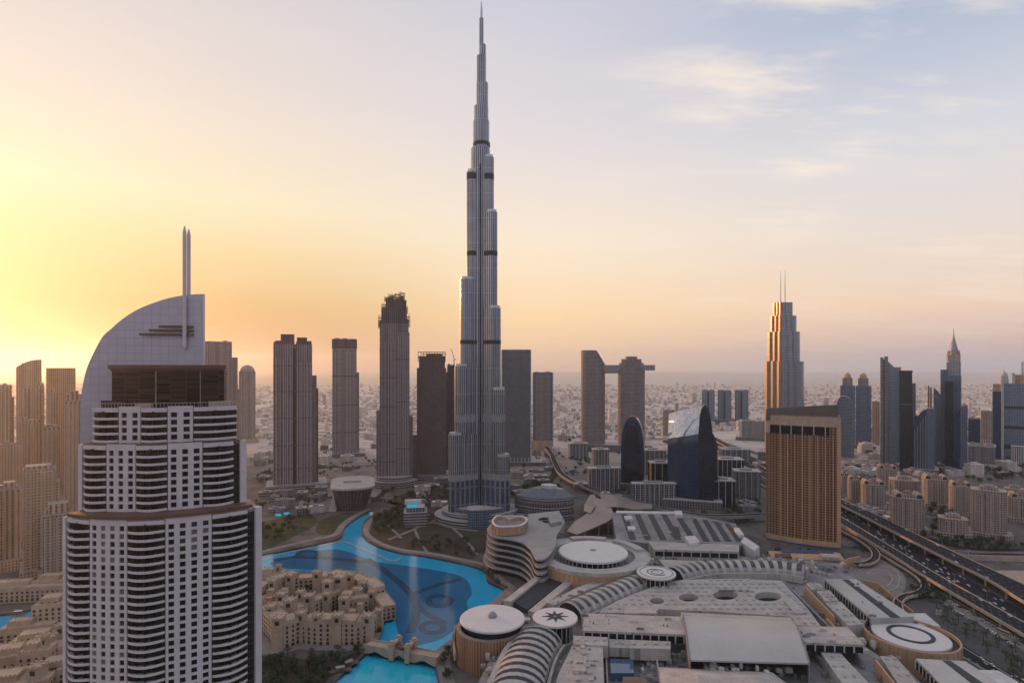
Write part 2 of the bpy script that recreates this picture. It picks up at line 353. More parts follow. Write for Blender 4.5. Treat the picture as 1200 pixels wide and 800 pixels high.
facade('f_tan', (.54,.37,.25), (.16,.10,.07), 3.2, 3.4, .5, .55, .8, .25, var=.4, colvar=.14)
facade('f_tan_rib', (.55,.38,.26), (.16,.10,.07), 5.0, 3.4, .42, .86, .8, .25, var=.4, colvar=.2)
facade('f_resid', (.38,.305,.26), (.07,.055,.05), 3.6, 3.3, .48, .58, .85, .25, var=.4, colvar=.14, roof=(.33,.27,.23))
facade('f_sand', (.46,.335,.23), (.07,.05,.04), 4.4, 3.9, .34, .46, .85, .3, var=.3, colvar=.1, roof=(.40,.31,.235))
facade('f_city', (.62,.54,.49), (.30,.27,.265), 3.6, 3.4, .45, .5, .85, .3, island=.5, var=.4, colvar=.15, roof=(.62,.55,.50))
facade('f_office', (.21,.20,.20), (.05,.055,.07), 4.5, 4.0, .7, .72, .6, .12, var=.4, colvar=.08, roof=(.40,.37,.35))
facade('f_strip', (.34,.31,.30), (.04,.04,.05), 40, 4.2, .995, .5, .6, .15, var=.2, colvar=.05, roof=(.33,.32,.32))
facade('f_drum', (.42,.25,.145), (.18,.11,.07), 2.6, 60, .35, .97, .7, .4, var=.2, colvar=.12)
facade('f_crownglass', (.06,.042,.036), (.04,.022,.015), 6.5, 1.15, .97, .86, .3, .05, .2, .15, .8, .05, (.2,.17,.15), .5)  # wide random pane tone puts varied reflections into the glass colour
facade('f_core', (.06,.05,.05), (.03,.024,.024), 2.4, 3.3, .9, .82, .4, .10, var=.5, colvar=.2, roof=(.33,.30,.28))
facade('f_sail', (.42,.40,.44), (.52,.50,.54), 3.6, 3.6, .93, .93, .42, .36, .35, .4, .04, .03, (.45,.44,.48), .4)

plain('window_grey', (.06,.06,.07), .15, spec=.5); plain('curtain', (.20,.17,.15), .6)
# ------------------------------------------------------------------ ground, lakes, sea, air
lake_px = [(300,652),(330,645),(370,637),(398,630),(404,618),(414,609),(428,601),(437,598),(436,603),(428,608),(424,618),(427,630),(442,639),(470,647),(500,651),(540,659),(566,667),(572,680),(588,688),(596,696),(580,705),(560,716),(545,728),(532,746),(518,756),(509,768),(514,800),(522,850),(380,850),(392,800),(408,783),(425,768),(437,756),(443,742),(450,729),(454,717),(446,706),(434,694),(418,682),(388,672),(350,668),(300,670)]
lake = resample(smooth(GP(lake_px), 5, True), 4.0)
west_px = [(-60,726),(0,719),(22,716),(40,713),(46,722),(42,730),(0,741),(-60,756)]
west_lake = resample(smooth(GP(west_px), 5, True), 4.0)
m, t, b = principled('ground_mix'); p = t.new('ShaderNodeNewGeometry').outputs['Position']
sx_ = t.new('ShaderNodeSeparateXYZ'); t.put(sx_.inputs[0], p)
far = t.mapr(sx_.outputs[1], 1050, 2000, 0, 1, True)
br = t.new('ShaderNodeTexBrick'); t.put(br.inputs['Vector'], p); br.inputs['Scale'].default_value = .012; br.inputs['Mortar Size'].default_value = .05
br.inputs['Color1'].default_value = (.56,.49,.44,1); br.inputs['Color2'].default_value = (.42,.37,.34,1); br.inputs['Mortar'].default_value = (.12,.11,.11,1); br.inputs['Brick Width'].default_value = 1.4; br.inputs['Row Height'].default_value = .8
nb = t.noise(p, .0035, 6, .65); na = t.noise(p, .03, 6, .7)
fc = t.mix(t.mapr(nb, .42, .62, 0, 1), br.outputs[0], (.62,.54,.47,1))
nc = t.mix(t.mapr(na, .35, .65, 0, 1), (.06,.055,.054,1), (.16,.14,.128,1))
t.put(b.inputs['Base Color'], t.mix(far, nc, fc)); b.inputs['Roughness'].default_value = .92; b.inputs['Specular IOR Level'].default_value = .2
M['ground'] = m
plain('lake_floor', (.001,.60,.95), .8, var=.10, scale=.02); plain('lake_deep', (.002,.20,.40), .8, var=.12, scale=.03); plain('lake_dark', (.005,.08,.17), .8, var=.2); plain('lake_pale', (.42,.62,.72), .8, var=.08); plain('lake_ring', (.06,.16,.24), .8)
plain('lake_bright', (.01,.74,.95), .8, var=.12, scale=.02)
m, t, b = principled('water'); t.n.remove(b); out = t.n['Material Output']
tr = t.new('ShaderNodeBsdfTransparent'); tr.inputs[0].default_value = (.92,.98,1,1); gl = t.new('ShaderNodeBsdfGlossy'); gl.inputs['Roughness'].default_value = .09
fr = t.new('ShaderNodeFresnel'); fr.inputs[0].default_value = 1.33
bp = t.new('ShaderNodeBump'); bp.inputs['Strength'].default_value = .10; bp.inputs['Distance'].default_value = .12
p = t.new('ShaderNodeNewGeometry').outputs['Position']; t.put(bp.inputs['Height'], t.noise(p, .9, 4, .6))
t.l.new(bp.outputs[0], gl.inputs['Normal'])
mx = t.new('ShaderNodeMixShader'); t.put(mx.inputs[0], fr.outputs[0]); t.l.new(tr.outputs[0], mx.inputs[1]); t.l.new(gl.outputs[0], mx.inputs[2]); t.l.new(mx.outputs[0], out.inputs[0]); M['water'] = m
m, t, b = principled('sea_water'); b.inputs['Base Color'].default_value = (.055,.075,.105,1); b.inputs['Roughness'].default_value = .28; M['sea'] = m

def structure(name, mb, mat): return tag(mb.build(name, mat), kind='structure')
near = rect(-2200, 2200, 200, 1300); coast = [(-30000, 9500), (-9000, 8800), (-6200, 9000), (-4000, 7600), (-2500, 7900), (-900, 7300), (600, 7000), (1800, 7300), (2600, 8600), (4200, 9800), (6500, 11500), (9000, 12500), (30000, 14000)]
mb = MB().holes(near, [lake, west_lake], -3.2, 0.0)
for q in (rect(-30000, 30000, -30000, 200), rect(-30000, -2200, 200, 1300), rect(2200, 30000, 200, 1300)): mb.face([(x, y, 0) for x, y in q])
land = [(-30000, 1300), (30000, 1300)] + list(reversed(coast))
for tr_ in tessellate_polygon([[Vector((x, y, 0)) for x, y in land]]):
    q = [land[i] for i in tr_]; q = ccw(q); mb.face([(x, y, 0) for x, y in q])
structure('ground', mb, M['ground'])
mb = MB(); sea = coast + [(30000, 30000), (-30000, 30000)]
for tr_ in tessellate_polygon([[Vector((x, y, 0)) for x, y in sea]]): mb.face([(sea[i][0], sea[i][1], -.5) for i in tr_])
structure('sea', mb, M['sea'])
def sheet(poly, z): return MB().holes(poly, [], z-.05, z)
structure('lake_floor', MB().prism(lake, -3.2, -2.6), M['lake_floor']); structure('lake_floor', MB().prism(west_lake, -3.2, -2.6), M['lake_floor'])
structure('water', sheet(lake, -.8), M['water']); structure('water', sheet(west_lake, -.8), M['water'])
ZF = -2.5
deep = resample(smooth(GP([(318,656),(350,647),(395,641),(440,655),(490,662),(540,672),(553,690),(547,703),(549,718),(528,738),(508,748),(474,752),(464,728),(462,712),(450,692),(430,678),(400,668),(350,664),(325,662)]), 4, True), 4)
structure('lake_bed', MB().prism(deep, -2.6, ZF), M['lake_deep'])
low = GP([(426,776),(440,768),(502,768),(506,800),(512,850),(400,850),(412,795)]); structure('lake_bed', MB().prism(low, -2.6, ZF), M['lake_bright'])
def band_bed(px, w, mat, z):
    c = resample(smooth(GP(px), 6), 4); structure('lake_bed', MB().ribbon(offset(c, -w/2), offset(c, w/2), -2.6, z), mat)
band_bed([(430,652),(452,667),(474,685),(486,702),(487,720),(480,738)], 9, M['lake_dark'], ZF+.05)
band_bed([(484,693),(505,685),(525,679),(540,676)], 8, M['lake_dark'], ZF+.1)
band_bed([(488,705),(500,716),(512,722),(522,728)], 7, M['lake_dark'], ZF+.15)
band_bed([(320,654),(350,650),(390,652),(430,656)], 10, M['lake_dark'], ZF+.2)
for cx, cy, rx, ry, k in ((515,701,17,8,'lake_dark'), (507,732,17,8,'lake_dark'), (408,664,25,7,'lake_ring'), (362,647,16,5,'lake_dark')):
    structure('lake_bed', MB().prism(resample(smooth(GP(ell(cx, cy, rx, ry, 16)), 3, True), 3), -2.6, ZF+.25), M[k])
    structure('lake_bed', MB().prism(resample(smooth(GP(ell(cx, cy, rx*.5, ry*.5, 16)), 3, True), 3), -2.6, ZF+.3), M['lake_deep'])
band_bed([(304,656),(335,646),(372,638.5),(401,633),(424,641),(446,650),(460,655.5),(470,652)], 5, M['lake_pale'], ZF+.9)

hz = MB().box(-32000, 32000, -32000, 32000, -6, 900).build('haze', [])
m = bpy.data.materials.new('air'); m.use_nodes = True; t = NT(m.node_tree); t.n.remove(t.n['Principled BSDF'])
pv = t.new('ShaderNodeVolumePrincipled'); pv.inputs['Color'].default_value = (.95,.955,1,1); pv.inputs['Density'].default_value = HAZE; pv.inputs['Anisotropy'].default_value = .73
t.l.new(pv.outputs[0], t.n['Material Output'].inputs['Volume']); hz.data.materials.append(m); tag(hz, kind='stuff')

# ------------------------------------------------------------------ the hotel tower with the sail roof, left
AW, ASAG, AFL = 78.1, 15.0, 3.3
addr = thing('sail_roof_hotel_tower', 'tall white balconied hotel tower with a curved sail wall and twin mast on its roof', 'hotel tower', (-154.7, 260, 0), math.radians(13.3))
def apx(px, y=0.0):                          # local x of a photo column at local depth y
    a = math.radians(13.3); c, s_ = math.cos(a), math.sin(a); k = (px-600)/FPX
    return (k*(260+y*c)+154.7+y*s_)/(c-k*s_)
def azp(py, x, y): a = math.radians(13.3); return HZ(py, 260+x*math.sin(a)+y*math.cos(a))
class Tier:
    def __init__(s, t0, t1, z0, z1, y0): s.a, s.b, s.z0, s.z1, s.y0 = apx(t0, y0), apx(t1, y0), z0, z1, y0; s.sag = ASAG*((t1-t0)/227)**2
    def base(s, u): return (s.a+(s.b-s.a)*u, s.y0-s.sag*(1-(2*u-1)**2))
    def at(s, u, off):
        p = s.base(u); q = s.base(u+.001); l = math.dist(p, q); return (p[0]+(q[1]-p[1])/l*off, p[1]-(q[0]-p[0])/l*off)
    def arc(s, u0, u1, off, n=8): return [s.at(u0+(u1-u0)*i/n, off(i/n) if callable(off) else off) for i in range(n+1)]
    def strip(s, mb, u0, u1, o0, o1, z0, z1, n=8): return mb.ribbon(s.arc(u0, u1, o0, n), s.arc(u0, u1, o1, n), z0, z1)
tiers = [(Tier(78, 305, 0, 176.5, 0), [(.0,.02,'pier'),(.022,.165,'bal'),(.168,.368,'grid',4),(.372,.552,'bal'),(.556,.768,'grid',4),(.772,.934,'bal'),(.97,1,'pier')]),
         (Tier(95.6, 287.5, 176, 207, 4), [(.0,.028,'pier'),(.03,.19,'bal'),(.195,.376,'grid',3),(.38,.56,'bal'),(.565,.757,'grid',3),(.762,.93,'bal'),(.965,1,'pier')]),
         (Tier(110.6, 277, 206, 223, 6), [(.0,.205,'bal'),(.21,.365,'grid',2),(.37,.545,'bal'),(.55,.715,'grid',2),(.72,1,'bal')])]
RW = random.Random(3); win_count = bal_count = 0; spare_w, spare_b = MB(), MB()
for ti, (T, secs) in enumerate(tiers):
    body = T.arc(0, 1, 0, 40) + [(T.b-9, T.y0+24), (T.a+9, T.y0+24)]
    MB().prism(body, T.z0, T.z1-.6).build('glazed_core', M['f_core'], addr)
    nfl = int((T.z1-T.z0)/AFL) if ti else 52
    wall = MB()
    for sct in secs:
        u0, u1, kd = sct[:3]
        if kd == 'pier': T.strip(wall, u0, u1, -1.5, 1.5, T.z0, T.z1+1.2, 3)
        elif kd == 'grid':
            nc = sct[3]; cw = (u1-u0)/nc; zt = T.z1+1.6
            T.strip(wall, u0, u1, -.4, .95, T.z1-1.1, zt)
            for c in range(nc+1):
                uc = u0+cw*c; h = cw*.25; T.strip(wall, max(u0, uc-h), min(u1, uc+h), -.3, .9, T.z0, T.z1-1.1, 2)
            for k in range(nfl):
                z = T.z1-1.1-(k+1)*AFL
                if z < T.z0: break
                T.strip(wall, u0, u1, -.2, .84, z, z+1.12)
                for c in range(nc):
                    big = win_count < 100 and z > 104; w = MB() if big else spare_w
                    T.strip(w, u0+cw*(c+.24), u0+cw*(c+.76), .05, .3, z+1.1, z+AFL+.05, 1)
                    if big: w.build('window', M[RW.choice(('dark_glass','dark_glass','brown_glass','window_grey','curtain'))], addr); win_count += 1
        else:
            mid = len(sct) == 3 and ti == 0
            for k in range(nfl):
                z = T.z1-.9-(k+1)*AFL
                if z < T.z0-.5: break
                big = bal_count < 100 and z > 104; mb = MB() if big else spare_b
                bul = lambda q: .9+2.3*math.sin(PI*q)
                mb.ribbon(T.arc(u0, u1, -.6, 10), T.arc(u0, u1, bul, 10), z, z+.3)
                mb.ribbon(T.arc(u0, u1, lambda q: bul(q)-.18, 10), T.arc(u0, u1, lambda q: bul(q)+.05, 10), z-.05, z+1.02)
                if big: mb.build('balcony', M['white_wall'], addr); bal_count += 1
            uc = (u0+u1)/2
            for uu in ((uc-.002, uc+.002), (u0+(u1-u0)*.25-.001, u0+(u1-u0)*.25+.001), (u0+(u1-u0)*.75-.001, u0+(u1-u0)*.75+.001)): T.strip(MB(), uu[0], uu[1], -.2, .85 if uu[0] != uc-.002 else 2.6, T.z0, T.z1-.5, 1).build('balcony_mullion', M['dark_frame'], addr)
            T.strip(wall, u0, u1, -.9, 1.1, T.z1-.9, T.z1+.9)
    wall.build('facade_wall', M['white_wall'], addr)
    roof = T.arc(.01, .99, -1.2, 30) + [(T.b-10, T.y0+23), (T.a+10, T.y0+23)]
    MB().prism(roof, T.z1-.6, T.z1-.1).build('roof_deck', M['concrete'], addr)
if spare_w.v: tag(spare_w.build('window', M['dark_glass'], addr), kind='stuff')
if spare_b.v: tag(spare_b.build('balcony', M['white_wall'], addr), kind='stuff')
T0, T2 = tiers[0][0], tiers[2][0]
cp = MB(); T0.strip(cp, .03, .955, -9, 1.6, 178.2, 179.5, 30); cp.build('ledge_canopy', M['bronze'], addr)
cp = MB(); T0.strip(cp, .04, .945, -10, .2, 176.6, 178.15, 30); cp.build('ledge_wall', M['sand_wall'], addr)
cp = MB(); tiers[1][0].strip(cp, .02, .98, -4, .4, 207.8, 208.6, 30); cp.build('ledge_canopy', M['bronze'], addr)
mb = MB()
for i in range(41):
    mb.tube([(*T2.at(i/40, .6), 223.8), (*T2.at(i/40, .6), 226)], .07, 4)
T2.strip(mb, 0, 1, .5, .7, 225.9, 226.1, 30); mb.build('roof_railing', M['steel'], addr)
GB = Tier(131, 262.6, 223, 240.4, 7)
MB().prism(GB.arc(0, 1, 0, 30)+[(GB.b-2, 20), (GB.a+2, 20)], 223, 240.4).build('crown_glazing', M['f_crownglass'], addr)
mb = MB(); GB.strip(mb, -.012, 1.012, -14, 1.5, 241.2, 243, 30); GB.strip(mb, -.004, 1.004, -14, .7, 240.2, 241.25, 30); mb.build('crown_cornice', M['bronze'], addr)
mb = MB()
for u in (.42, .80): GB.strip(mb, u-.003, u+.003, -.2, .35, 223, 240.2, 1)
mb.build('crown_mullion', M['sand_wall'], addr)
for u0, u1, h in ((.03,.22,4.2), (.30,.42,3.0), (.82,.97,3.4)):
    mb = MB(); T2.strip(mb, u0, u1, -5.5, -1.5, 222.8, 222.8+h, 5); mb.build('roof_pavilion', M['brown_glass'] if u0 < .1 else M['sand_wall'], addr)
YS = 264.0
def azz(py): return CAM_H-(py-HOR)/FPX*YS
out_px = [(94.8,700),(94.8,486),(96.5,462),(101,438),(108,419),(121,395),(131,385.5),(143,375),(158,365),(173,358),(190,352),(205,348),(222,345.6),(239,344.6),(239,520),(239,700)]
sail_pts = [(apx(x, 15), azp(y, apx(x, 15), 15)) for x, y in (out_px[:1]+smooth(out_px[1:14], 4)+out_px[14:])]
mb = MB(); y0, y1 = 14.0, 17.0; N = len(sail_pts)
mb.face([(x, y0, z) for x, z in reversed(sail_pts)], [(x, z) for x, z in reversed(sail_pts)]); mb.face([(x, y1, z) for x, z in sail_pts], [(x, z) for x, z in sail_pts])
for i in range(N):
    (xa, za), (xb, zb) = sail_pts[i], sail_pts[(i+1) % N]; mb.face([(xa, y0, za), (xb, y0, zb), (xb, y1, zb), (xa, y1, za)])
sail = mb.build('sail_wall', M['f_sail'], addr)
sail.data.update()
for i, (xa, xb, py) in enumerate(((185,226.5,383), (173.5,226.5,387.5), (162,226.5,392.3))):
    x0, x1 = apx(xa, 13), apx(xb, 13); z = azp(py, x1, 13)
    MB().prism([(x0, y0-.2), (x0+4, y0-1.6), (x1-.5, y0-1.6), (x1, y0-.2)], z-.35, z+.55, bottom=True).build('blade', M['bronze'], addr)
for xa, pt, pb, dy in ((216.3,265,409,-1.6), (221.2,268.5,352,.8)):
    x = apx(xa, y0+dy); zt, zb = azp(pt, x, y0+dy), azp(pb, x, y0+dy)
    MB().lathe(x, y0+dy, [(.4, zb), (.85, zb+1.2), (.85, zt-3), (.25, zt)], 12).build('mast', M['white_wall'], addr)

# ------------------------------------------------------------------ the super-tall tower
YB = 942.0
bj = Site('supertall_tower', 'enormously tall silver stepped skyscraper tapering to a needle spire in the middle of the city', 'skyscraper', 563, YB)
def wing_outline(L, r, ang, bump=.6, pitch=8.0):
    pts = []; n = max(1, round(L/pitch))
    for i in range(n*4): s = L*i/(n*4); pts.append((s, -(r+bump*abs(math.sin(PI*i/4)))))
    for i in range(13):
        a = -PI/2+PI*i/12; q = r+bump*abs(math.sin(3*PI*i/12)); pts.append((L+q*math.cos(a), q*math.sin(a)))
    for i in range(n*4): s = L*(1-(i+1)/(n*4)); pts.append((s, r+bump*abs(math.sin(PI*(i+1)/4))))
    c, s_ = math.cos(ang), math.sin(ang); return [(x*c-y*s_, x*s_+y*c) for x, y in pts]
zb = bj.z
steps_l = [(22.4,204), (33,329), (41.5,429), (51,507)]; steps_r = [(22,187), (27.6,251), (33,362), (40,456), (47.5,532)]; steps_b = [(18,225), (26,290), (34,395), (42,480), (48,520)]
bands = [(206,213), (296,301.5), (399,403.5), (484,493), (552,559)]
ZBASE = zb(559)
for nm, steps, ang, cosf in (('wing', steps_l, math.radians(210), .866), ('wing', steps_r, math.radians(330), .866), ('wing', steps_b, math.radians(90), 1)):
    root = None
    for i, (off, py) in enumerate(steps):
        r = 8.2+.75*i; L = max(3, (off-r-.5)/cosf); mb = MB().prism(wing_outline(L, r, ang), ZBASE, zb(py))
        if root is None: root = bj.part(nm, mb, M['f_burj'])
        else: mb.build('setback', M['f_burj'], root)
        MB().prism(wing_outline(L, r-1.2, ang, .5), zb(py), zb(py)+4).build('setback_plant', M['steel'], root)
        if i == len(steps)-1:
            MB().prism(wing_outline(L, r+.1, ang), 0, ZBASE-.2).build('wing_base', M['f_burj_base'], root)
    for ya, yb_ in bands:
        c = [(off, 8.2+.75*i) for i, (off, py) in enumerate(steps) if py < ya-1]
        if c:
            mb = MB()
            for off, r in c: mb.prism(wing_outline(max(3, (off-r-.5)/cosf), r+.3, ang), zb(yb_), zb(ya), bottom=True)
            mb.build('mechanical_band', M['dark_frame'] if ya < 480 else M['plant'], root)
bj.part('core', MB().prism(ell(0, 0, 15.5, 15.5, 24), 0, zb(175)), M['f_burj'])
bj.part('core_recess', MB().prism(rect(-1.5, 1.5, -17, -10), 0, zb(196)), M['dark_glass'])
for cx, r, yt in ((564.2,13.6,142), (564.2,12.0,125), (565.4,9.8,98), (564.3,7.8,66), (565.6,5.6,53), (564.2,3.6,22)):
    x = bj.x(cx); mb = MB()
    pts = []
    for i in range(36): a = 2*PI*i/36; q = r*(.90+.10*abs(math.sin(a*1.5+.4))); pts.append((x+q*math.cos(a), q*math.sin(a)))
    mb.prism(pts, zb(200), zb(yt)); bj.part('upper_tier', mb, M['f_burj'])
bj.part('spire', MB().lathe(bj.x(564.2), 0, [(2.2, zb(24)), (1.7, zb(12)), (1.1, zb(6)), (.25, zb(1.2))], 12), M['steel'])
mb = MB(); mb.prism(ell(bj.x(564.3), 0, 14, 14, 28), zb(172), zb(168), bottom=True); bj.part('mechanical_band', mb, M['dark_frame'])
for rx, ry, h, k in ((62, 52, 15, 'f_strip'), (74, 62, 8, 'f_strip'), (48, 44, 22, 'f_office')):
    bj.part('podium', MB().prism(ell(0, -6, rx, ry, 40), 0, h), M[k])

# ------------------------------------------------------------------ towers of the middle distance
def fins(s, xl, xr, yt, n, mat='concrete', d=-1.0, yb=None, w=.9, name='fin', skip=()):
    for i in range(n):
        if i in skip: continue
        x = s.x(xl+(xr-xl)*(i+.5)/n); s.part(name, MB().box(x-w/2, x+w/2, d, .6, 0 if yb is None else s.z(yb), s.z(yt)), M[mat])
MW = 'f_mauve'
def belts(s, xl, xr, ys, d=-.7, mat='f_mauve_dark'):
    for y in ys: s.block('belt_course', xl-.15, xr+.15, y, d, 3, M[mat], y+1.3)
s = Site('apartment_tower', 'broad mauve apartment tower with pale vertical fins and a ragged stepped crown', 'skyscraper', 346, 1150)
s.block('shaft', 320.5, 366, 403, 0, 34, M[MW]); s.block('side_wing', 364, 371.5, 440, 6, 36, M[MW]); s.block('side_wing', 369, 373.5, 456, 12, 30, M['f_mauve_dark'])
RS = random.Random(5)
for i in range(12): xa = 321+3.7*i; s.block('crown_stub', xa, xa+RS.uniform(1.5, 3.2), 403-RS.uniform(.6, 3.4), RS.uniform(.6, 3), 12, M['f_mauve_dark'], 404)
s.block('crown', 329, 345, 391.5, 4, 26, M['f_mauve_dark'], 404); s.block('crown', 348, 360, 395, 5, 28, M['f_mauve_dark'], 404); s.block('crown', 360, 365.5, 399, 8, 30, M[MW], 404); s.block('crown', 323, 329, 399, 8, 30, M['f_mauve_dark'], 404)
fins(s, 322, 343, 420, 5, 'fin_mauve', -1.4, w=1.3); fins(s, 347, 366, 425, 5, 'fin_mauve', -1.4, w=1.3)
belts(s, 320.5, 366, (428, 458, 489, 521, 548)); s.block('recess', 343.5, 346.5, 408, -.5, 3, M['dark_glass']); s.block('podium', 312, 384, 567, -12, 60, M['f_strip']); s.block('podium_terrace', 306, 392, 574, -26, 70, M['f_strip'])
s = Site('stepped_tower', 'slim grey tower with one higher half and an arched crown, standing on a colonnade', 'skyscraper', 405, 1567)
s.block('shaft', 389.5, 418, 409, 0, 32, M['f_greybrown']); s.block('side_wing', 416, 421, 437, 3, 36, M['f_greybrown'])
s.block('crown', 389, 418.5, 397.5, -.8, 33, M['f_mauve_dark'], 408.5); s.plant(390, 418, 397.5, 0, 32); fins(s, 391, 417, 412, 6, 'fin_mauve', -1, w=1.2)
belts(s, 389.5, 418, (440, 474, 506)); s.plant(417, 421, 437, 4, 34, 1)
for i in range(7): x = s.x(391+4.6*i); s.part('column', MB().box(x-1, x+1, -4, -2, 0, s.z(528)), M['rail_pale'])
s.block('podium', 383, 428, 531, -10, 50, M['f_office'])
s = Site('unfinished_tower', 'tallest brown tower left of the silver spire, its ragged top still in scaffolding', 'skyscraper', 462, 1175)
s.block('shaft', 445, 479, 379, 0, 36, M[MW]); s.block('upper_shaft', 447, 477, 361.5, 2, 32, M['f_mauve_dark'], 380); s.block('upper_shaft', 452, 476.5, 351, 4, 30, M['f_mauve_dark'], 362)
s.block('finished_wing', 464.5, 480, 389, -2.2, 20, M['f_panelled']); s.block('side_wing', 441, 446, 481, 4, 34, M[MW]); s.block('side_wing', 478, 484, 488, 4, 34, M[MW]); s.block('side_wing', 483, 489.5, 511, 8, 30, M['f_mauve_dark'])
RS = random.Random(21)
for (xa, xb, ya, yb_) in ((450.5,457,347,352), (455,463,343,352), (462,470,341.5,352), (468,474.5,339.5,351), (447,453,354,365), (474,478,357,366), (443.5,448,368,382), (476,480.5,366,382), (444,449,375,384)):
    mb = MB(); za, z1 = s.z(ya), s.z(yb_); n = max(2, int((xb-xa)/1.5))
    for d in (3, 8, 14):
        for i in range(n+1):
            x = s.x(xa+(xb-xa)*i/n); zz_ = za-RS.uniform(0, .45)*(za-z1); mb.box(x-.4, x+.4, d-.4, d+.4, z1-2, zz_)
        for q in (.12, .4, .68): x_ = RS.uniform(0, .3); mb.box(s.x(xa+(xb-xa)*x_), s.x(xb), d-.3, d+.3, z1+(za-z1)*q, z1+(za-z1)*q+.9)
    mb.prism(rect(s.x(xa+.8), s.x(xb-1), 5, 12), z1-1, z1+(za-z1)*RS.uniform(.3, .6)); s.part('scaffold', mb, M['bronze'])
belts(s, 445, 464.3, (410, 442, 476, 508, 540)); belts(s, 464.5, 480, (420, 470, 525), -2.9)
fins(s, 446, 464, 400, 5, 'fin_mauve', -1.2, w=1.0); fins(s, 465.5, 479.5, 391, 5, 'fin_mauve', -3.2, w=1.0)
s.part('podium', MB().prism(ell(0, 14, 47, 42, 32), 0, 14), M['f_strip']); s.part('podium', MB().prism(ell(0, 14, 38, 34, 32), 14, 22), M['f_strip'])
s = Site('lattice_tower', 'dark slab tower with diagonal lattice cladding and a scaffolded top', 'skyscraper', 506, 1247)
s.block('shaft', 488.5, 523, 431, 0, 40, M['f_lattice']); s.block('upper_shaft', 491, 521.5, 417, 2, 36, M['f_lattice'], 431.5)
mb = MB()
for i in range(11):
    for d in (2, 20): x = s.x(490+3.2*i); mb.box(x-.5, x+.5, d, d+1, s.z(424), s.z(411.5+R.uniform(0, 4)))
for z, xa in ((412.5, 489.5), (415, 494), (418, 489.5)): mb.box(s.x(xa), s.x(522.5), 1.2, 2.2, s.z(z)-.8, s.z(z)+.8)
mb.prism(rect(s.x(500), s.x(518), 6, 18), s.z(420), s.z(414))
s.part('scaffold', mb, M['bronze']); s.block('podium', 484, 528, 556, -8, 56, M['f_strip'])
s = Site('dark_tower', 'narrow dark tower squeezed between the lattice slab and the silver supertall tower', 'skyscraper', 530, 1330)
s.block('shaft', 522, 539, 436, 0, 30, M['f_mauve_dark']); s.block('upper_shaft', 524, 536, 428, 3, 26, M['f_mauve_dark'], 437); s.plant(524, 536, 428, 3, 26, 2)
cr = thing('tower_crane', 'tiny tower crane leaning over the narrow dark tower', 'crane', tuple(s.root.location[:2])+(s.z(428),), s.al)
MB().tube([(4, 10, -3), (4, 10, 14)], .9, 4).build('crane_mast', M['bronze'], cr); MB().tube([(9, 10, 12), (4, 10, 16), (-2, 10, 38)], .7, 4).build('jib', M['bronze'], cr)
s = Site('diagrid_tower', 'grey blue slab tower with diamond lattice and pale corner edge right of the supertall', 'skyscraper', 605, 1431)
s.block('shaft', 588, 622, 412, 0, 44, M['f_lattice_blue']); s.block('roof_frame', 588.5, 621.5, 409.5, .6, 43, M['f_bluegrey'], 412)
for x in (588, 622): s.block('corner_edge', x-.5, x+.5, 410, -.8, .8, M['rail_pale'])
for i in range(8): x = s.x(590+4.2*i); s.part('column', MB().box(x-1.1, x+1.1, -3, -1, 0, s.z(536)), M['rail_pale'])
s.block('podium', 585, 640, 541, -8, 50, M['f_office'])
s = Site('striped_tower', 'slim tower with a pink beige centre panel between dark glass edges', 'skyscraper', 636, 1700)
s.block('shaft', 624.5, 648, 436.5, 0, 40, M['f_bluegrey']); s.block('centre_panel', 627.5, 644.5, 437.5, -1.2, 4, M['f_panelled']); s.plant(625, 647, 436.5, 2, 38, 2)
s.block('podium', 621, 647, 516, -14, 40, M['f_tan']); s.block('podium_terrace', 616, 652, 528, -30, 44, M['f_tan'])
for x in (624.5, 648): s.block('corner_edge', x-.4, x+.4, 437, -.7, .7, M['rail_pale'])
# linked oval towers
s = Site('linked_towers', 'pair of oval grey towers joined near the top by a bridge jutting out', 'twin towers', 718, 1660)
def oval(xl, xr, d, cy): a, b_ = s.x(xl), s.x(xr); return ell((a+b_)/2, cy, (b_-a)/2, d, 36)
zt = lambda x, y: s.z(410) if x < s.x(699) else s.z(410+(17)*min(1, (x-s.x(699))/(s.x(709)-s.x(699))))
s.part('shaft', MB().prism(oval(680, 709, 24, 22), 0, zt), M['f_panelled']); s.part('shaft', MB().prism(oval(724, 756, 26, 26), 0, s.z(430)), M['f_panelled'])
for a, b_, y in ((725.5,754.5,425), (728,752,420.5), (733,747,417.5)): s.part('crown_terrace', MB().prism(oval(a, b_, 22-(b_ < 753)*4, 26), s.z(431), s.z(y)), M['f_panelled'])
s.part('sky_bridge', MB().prism(rrect(s.x(697), s.x(767.5), 10, 34, 6), s.z(434), s.z(427.5), bottom=True), M['plant']); s.part('bridge_underside', MB().prism(rrect(s.x(706), s.x(727), 14, 30, 3), s.z(437.5), s.z(434.2), bottom=True), M['concrete'])
s.part('podium', MB().prism(rrect(s.x(672), s.x(764), -10, 70, 12), 0, 20), M['f_office'])

